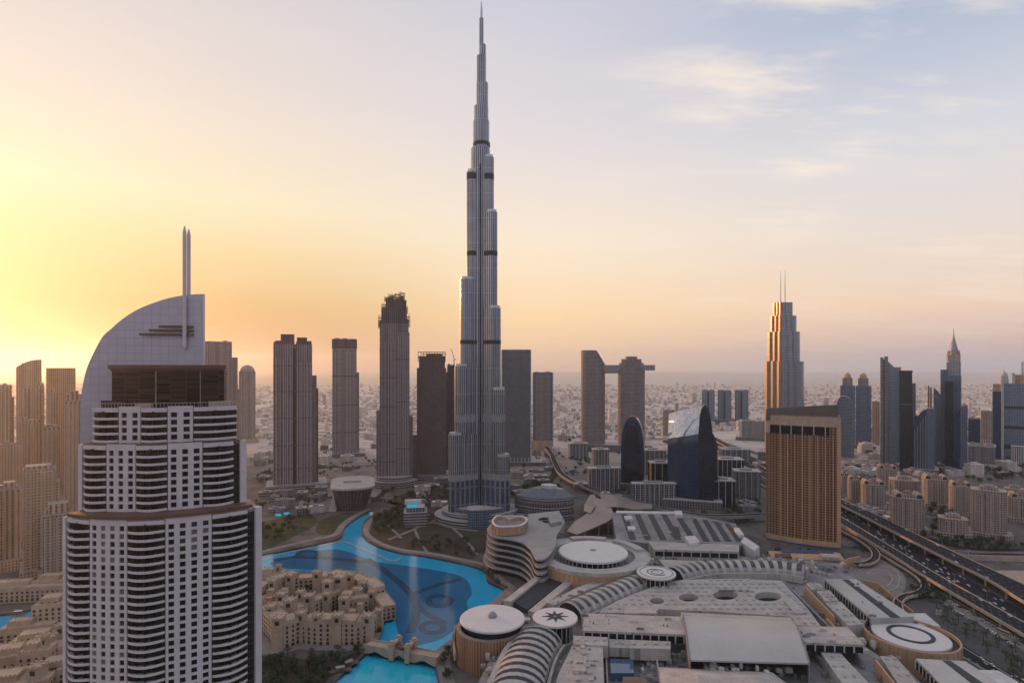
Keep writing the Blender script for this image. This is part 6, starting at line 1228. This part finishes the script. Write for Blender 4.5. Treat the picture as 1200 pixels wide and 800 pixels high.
for px in ([(300,590),(360,584),(440,584),(520,606),(590,600),(640,566)], [(300,560),(380,548),(470,545),(560,548),(650,540)], [(985,560),(1060,556),(1130,552),(1240,552)]):
    c_ = resample(smooth(GP(px), 6), 10); 
    for side in (-4, 4):
        for i in range(0, len(c_)-1):
            if R.random() < .16: q = offset(c_, side)[i]; b_ = offset(c_, side)[i+1]; put_car(q, .15, math.atan2(b_[1]-q[1], b_[0]-q[0]), 'on the wide boulevard round the towers', 'cars on the boulevard')
for _, o in CARS: bpy.data.objects.remove(o)
# ------------------------------------------------------------------ trees and palms
def tree_mesh(seed, h, w, nl, leaf):
    rr = random.Random(seed); tr_ = MB(); tr_.tube([(0, 0, -.2), (rr.uniform(-.2, .2), rr.uniform(-.2, .2), h*.3), (rr.uniform(-.5, .5), rr.uniform(-.5, .5), h*.62)], [.32, .24, .1], 6)
    for k in range(4): a = 2*PI*k/4+rr.random(); tr_.tube([(0, 0, h*.28), (w*.28*math.cos(a), w*.28*math.sin(a), h*.6)], [.16, .06], 5)
    cr_ = MB(); lobes = [(rr.uniform(-w*.25, w*.25), rr.uniform(-w*.25, w*.25), h*rr.uniform(.5, .85), w*rr.uniform(.18, .34)) for _ in range(9)]
    for _ in range(nl):
        x, y, z, r_ = rr.choice(lobes); v = Vector((rr.gauss(0, 1), rr.gauss(0, 1), rr.gauss(0, 1))).normalized()*r_*rr.uniform(.6, 1.05); c = Vector((x, y, z))+v; a = Vector((rr.gauss(0, 1), rr.gauss(0, 1), rr.gauss(0, .7))).normalized()*leaf*rr.uniform(.6, 1.2); b_ = a.cross(Vector((rr.gauss(0, 1), rr.gauss(0, 1), rr.gauss(0, 1)))).normalized()*leaf*.6
        cr_.face([c-a, c+b_, c+a, c-b_])
    return tr_, cr_
def palm_mesh(seed):
    rr = random.Random(seed); h = rr.uniform(7, 9); tr_ = MB().tube([(0, 0, -.2), (.2, 0, h*.5), (.1, .2, h)], [.32, .22, .2], 6); cr_ = MB()
    for k in range(18):
        a = 2*PI*k/18+rr.random()*.2; up = rr.uniform(-.1, .9); pts = [(.1+s_*2.9*math.cos(a), .2+s_*2.9*math.sin(a), h+up*2*s_-2.6*s_*s_) for s_ in (0, .33, .66, 1)]; sx2, sy2 = -math.sin(a)*.38, math.cos(a)*.38
        for (p, q, w0, w1) in zip(pts, pts[1:], (.4, 1, .8), (1, .8, .1)): cr_.face([(p[0]-sx2*w0, p[1]-sy2*w0, p[2]-.15), (q[0]-sx2*w1, q[1]-sy2*w1, q[2]-.15), (q[0], q[1], q[2]+.1), (p[0], p[1], p[2]+.1)]); cr_.face([(p[0], p[1], p[2]+.1), (q[0], q[1], q[2]+.1), (q[0]+sx2*w1, q[1]+sy2*w1, q[2]-.15), (p[0]+sx2*w0, p[1]+sy2*w0, p[2]-.15)])
    return tr_, cr_
def mk(parts_, nm): return [(n_, mb.build(n_, M[k])) for n_, mb, k in parts_]
TREES = [mk([('trunk', a, 'trunk'), ('crown', b_, 'leaf')], 'tree') for a, b_ in (tree_mesh(s_, h, w, 230, .75) for s_, h, w in ((1, 8, 8), (2, 10, 9), (3, 7, 8.5)))]; PALMS = [mk([('trunk', a, 'trunk'), ('crown', b_, 'palm_leaf')], 'palm') for a, b_ in (palm_mesh(11), palm_mesh(12))]
WANT = []
def plant(kind, p, sc, lb, grp): WANT.append((kind, p, sc, lb, grp, R.choice((0, 1, 2)), R.uniform(0, 6.3), R.uniform(.85, 1.1)))
def set_plant(kind, p, sc, lb, grp, pick, rz, st):
    src = TREES[pick] if kind == 'tree' else PALMS[pick % 2]
    r_ = bpy.data.objects.new('broadleaf_tree' if kind == 'tree' else 'palm_tree', None); COL.objects.link(r_); r_.location = (p[0], p[1], 0); r_.rotation_euler = (0, 0, rz); r_.scale = (sc, sc, sc*st); tag(r_, lb, 'tree' if kind == 'tree' else 'palm tree', grp)
    for n_, o in src: k = bpy.data.objects.new(n_, o.data); COL.objects.link(k); k.parent = r_
def grove(kind, px, n, lb, grp, sc=(.8, 1.3), gap=5):
    poly = GP(px); xs, ys = [p[0] for p in poly], [p[1] for p in poly]; pts = []; tries = 0
    while len(pts) < n and tries < n*60:
        tries += 1; p = (R.uniform(min(xs), max(xs)), R.uniform(min(ys), max(ys)))
        if inside(p, poly) and all(math.dist(p, q) > gap for q in pts): pts.append(p); plant(kind, p, R.uniform(*sc), lb, grp)
grove('tree', [(436,612),(452,601),(474,596),(474,606),(470,616),(455,626),(440,628)], 32, 'dark tree in the thick grove on the right bank of the lake channel', 'trees of the channel grove', (.9, 1.4))
grove('tree', [(458,588),(480,577),(528,573),(530,590),(500,592)], 40, 'dark tree in the grove before the lattice tower', 'trees below the lattice tower', (.9, 1.4)); grove('tree', [(596,580),(640,562),(650,570),(612,590)], 22, 'dark tree in the thicket right of the supertall podium', 'trees right of the podium', (1, 1.5))
grove('tree', [(470,640),(520,626),(560,634),(565,654),(540,654),(500,646)], 26, 'dark tree on the park slope above the lake promenade', 'trees on the park slope', (.6, 1)); grove('tree', [(302,620),(330,608),(360,604),(370,610),(350,622),(318,638),(302,642)], 30, 'dark tree in the garden left of the lake channel', 'trees of the left garden', (.7, 1.2))
grove('tree', [(305,776),(340,768),(400,772),(424,762),(408,778),(380,798),(340,830),(302,830)], 46, 'dark tree in the garden below the courtyard hotel', 'trees below the courtyard hotel', (.7, 1.1)); grove('palm', [(320,770),(410,764),(432,760),(400,782),(330,790)], 16, 'palm tree in front of the courtyard hotel', 'palms of the courtyard hotel', (.8, 1.1))
grove('tree', [(306,690),(335,682),(372,684),(372,690),(335,698),(308,704)], 14, 'dark tree behind the courtyard hotel on the lake shore', 'trees behind the courtyard hotel', (.6, 1)); grove('palm', [(352,726),(380,722),(400,716),(398,730),(360,734)], 7, 'palm tree inside the hotel courtyard', 'palms in the courtyard', (.7, .9)); grove('tree', [(335,712),(365,706),(366,716),(338,722)], 7, 'dark tree inside the hotel courtyard', 'trees in the courtyard', (.6, .8), 3)
grove('tree', [(434,728),(450,722),(446,742),(434,748)], 8, 'dark tree at the lake side of the courtyard hotel', 'trees at the hotel lake side', (.5, .8), 3)
grove('tree', [(1088,596),(1104,592),(1122,606),(1110,622),(1092,626)], 22, 'dark tree in the garden between the domed blocks', 'trees between the domed blocks', (1, 1.5)); grove('tree', [(1010,604),(1050,622),(1100,632),(1180,634),(1180,640),(1090,638)], 22, 'dark tree along the street below the domed blocks', 'street trees below the domed blocks', (.7, 1.1)); grove('tree', [(1130,560),(1200,548),(1200,562),(1140,568)], 24, 'dark tree in the far grove behind the apartment blocks', 'trees behind the apartment blocks', (1.3, 1.9))
grove('tree', [(1064,690),(1090,682),(1110,694),(1108,706),(1075,704)], 22, 'dark tree in the shaded plot beside the winding ramp', 'trees beside the winding ramp', (.7, 1)); grove('palm', [(1090,706),(1110,716),(1190,762),(1200,790),(1170,778),(1110,738)], 26, 'palm tree on the frontage verge beside the parking rows', 'palms on the frontage verge', (.9, 1.3), 7); grove('palm', [(1172,778),(1200,782),(1230,810),(1190,806)], 9, 'tall palm tree at the bottom right corner', 'palms at the corner', (1.1, 1.4), 5)
grove('tree', [(0,690),(60,684),(70,692),(10,700)], 16, 'dark tree across the little lake at the left', 'trees across the left lake', (.8, 1.2)); grove('tree', [(24,786),(40,770),(70,764),(74,790),(50,800)], 8, 'dark tree between the sandstone houses', 'trees in the old quarter', (.5, .8)); grove('tree', [(780,602),(892,606),(894,612),(860,612)], 20, 'dark tree along the viaduct left of the brown hotel', 'trees along the viaduct', (.7, 1.1)); grove('tree', [(664,540),(692,538),(690,560),(672,556)], 14, 'dark tree in the garden inside the viaduct bend', 'trees inside the viaduct bend', (.9, 1.4))
grove('tree', [(846,596),(892,586),(894,602),(850,602)], 12, 'dark tree beside the low office blocks left of the brown hotel', 'trees beside the offices', (.7, 1.1)); grove('tree', [(556,664),(572,668),(590,686),(598,694),(588,690),(570,676)], 12, 'small tree on the lakeside steps below the wavy building', 'trees on the lakeside steps', (.4, .7), 3); grove('tree', [(520,764),(536,752),(542,775),(528,800),(516,790)], 14, 'dark tree at the bridge head beside the orange drum', 'trees at the bridge head', (.5, .8), 3)
grove('tree', [(655,525),(700,520),(700,512),(655,515)], 12, 'dark tree behind the viaduct bend', 'trees behind the bend', (1, 1.6)); grove('tree', [(990,648),(1060,642),(1100,644),(1060,650)], 10, 'dark bush under the elevated highway', 'bushes under the highway', (.5, .8))
for px, n in (([(300,578),(440,574),(440,590),(300,600)], 40), ([(440,545),(560,545),(640,535),(640,545),(560,556),(440,556)], 60), ([(300,552),(440,540),(440,552),(300,568)], 40), ([(600,600),(660,560),(664,575),(640,600)], 30), ([(655,545),(700,565),(740,580),(690,575),(660,562)], 30), ([(985,545),(1200,540),(1200,552),(985,556)], 60), ([(985,606),(1105,648),(1095,652),(985,612)], 0), ([(840,600),(890,590),(893,612),(846,612)], 22), ([(1100,636),(1200,640),(1200,646),(1110,644)], 26), ([(895,646),(985,650),(990,658),(900,652)], 14), ([(520,594),(600,606),(600,622),(560,612),(520,606)], 34), ([(440,560),(490,556),(488,574),(452,584)], 30)):
    if n: grove('tree', px, n, 'dark street tree round the feet of the towers', 'street trees round the towers', (.6, 1.2), 6)
for _ in range(150):                          # dark clumps of planting among the far low city
    Y = 1500*math.exp(R.uniform(0, .95)); X = R.uniform(-.9, .9)*Y
    if clear(X, Y, [(830, 960, 505, 640)]):
        for _k in range(R.randrange(2, 5)): plant('tree', (X+R.uniform(-45, 45), Y+R.uniform(-20, 20)), R.uniform(.9, 1.5), 'dark tree in the low city', 'trees of the low city')
WANT.sort(key=lambda w: (w[0] != 'palm', math.hypot(*w[1]))); npalm = sum(w[0] == 'palm' for w in WANT)
for w in WANT[:npalm+290]: set_plant(*w)
mass = MB()
for kind, p, sc, lb, grp, pick, rz, st in WANT[npalm+290:]:
    c_, s_ = math.cos(rz)*sc, math.sin(rz)*sc
    for k_, (n_, o) in enumerate(TREES[pick]):
        mass.mat(k_); vs_ = [(v.co.x*c_-v.co.y*s_+p[0], v.co.x*s_+v.co.y*c_+p[1], v.co.z*sc*st) for v in o.data.vertices]
        for f in o.data.polygons: mass.face([vs_[i] for i in f.vertices])
tag(mass.build('distant_trees', [M['trunk'], M['leaf']]), kind='stuff')
for l_ in TREES+PALMS:
    for _, o in l_: bpy.data.objects.remove(o)
# lamp posts along the decks
lamp = MB().tube([(0, 0, 0), (0, 0, 10)], [.16, .09], 6).tube([(0, 0, 9.9), (1.6, 0, 10.5)], .07, 4).tube([(-1.6, 0, 10.5), (0, 0, 9.9)], .07, 4).box(1.2, 2.4, -.2, .2, 10.4, 10.6).box(-2.4, -1.2, -.2, .2, 10.4, 10.6).build('lamp_post', M['steel'])
for deck, z, w in ((far_deck, 10, 'far'), (near_deck, 8, 'near')):
    l, r_ = deck; N = len(l)
    for i in range(int(N*.3), N, 4):
        p, q = l[i], l[min(i+1, N-1)]; o = lamp.copy(); COL.objects.link(o); o.location = (p[0], p[1], z+.9); o.rotation_euler = (0, 0, math.atan2(q[1]-p[1], q[0]-p[0])+PI/2); tag(o, f'thin lamp post on the parapet of the {w} elevated deck', 'lamp post', f'lamp posts on the {w} deck')
bpy.data.objects.remove(lamp)
for o in COL.objects:
    if 'org' in o: del o['org']
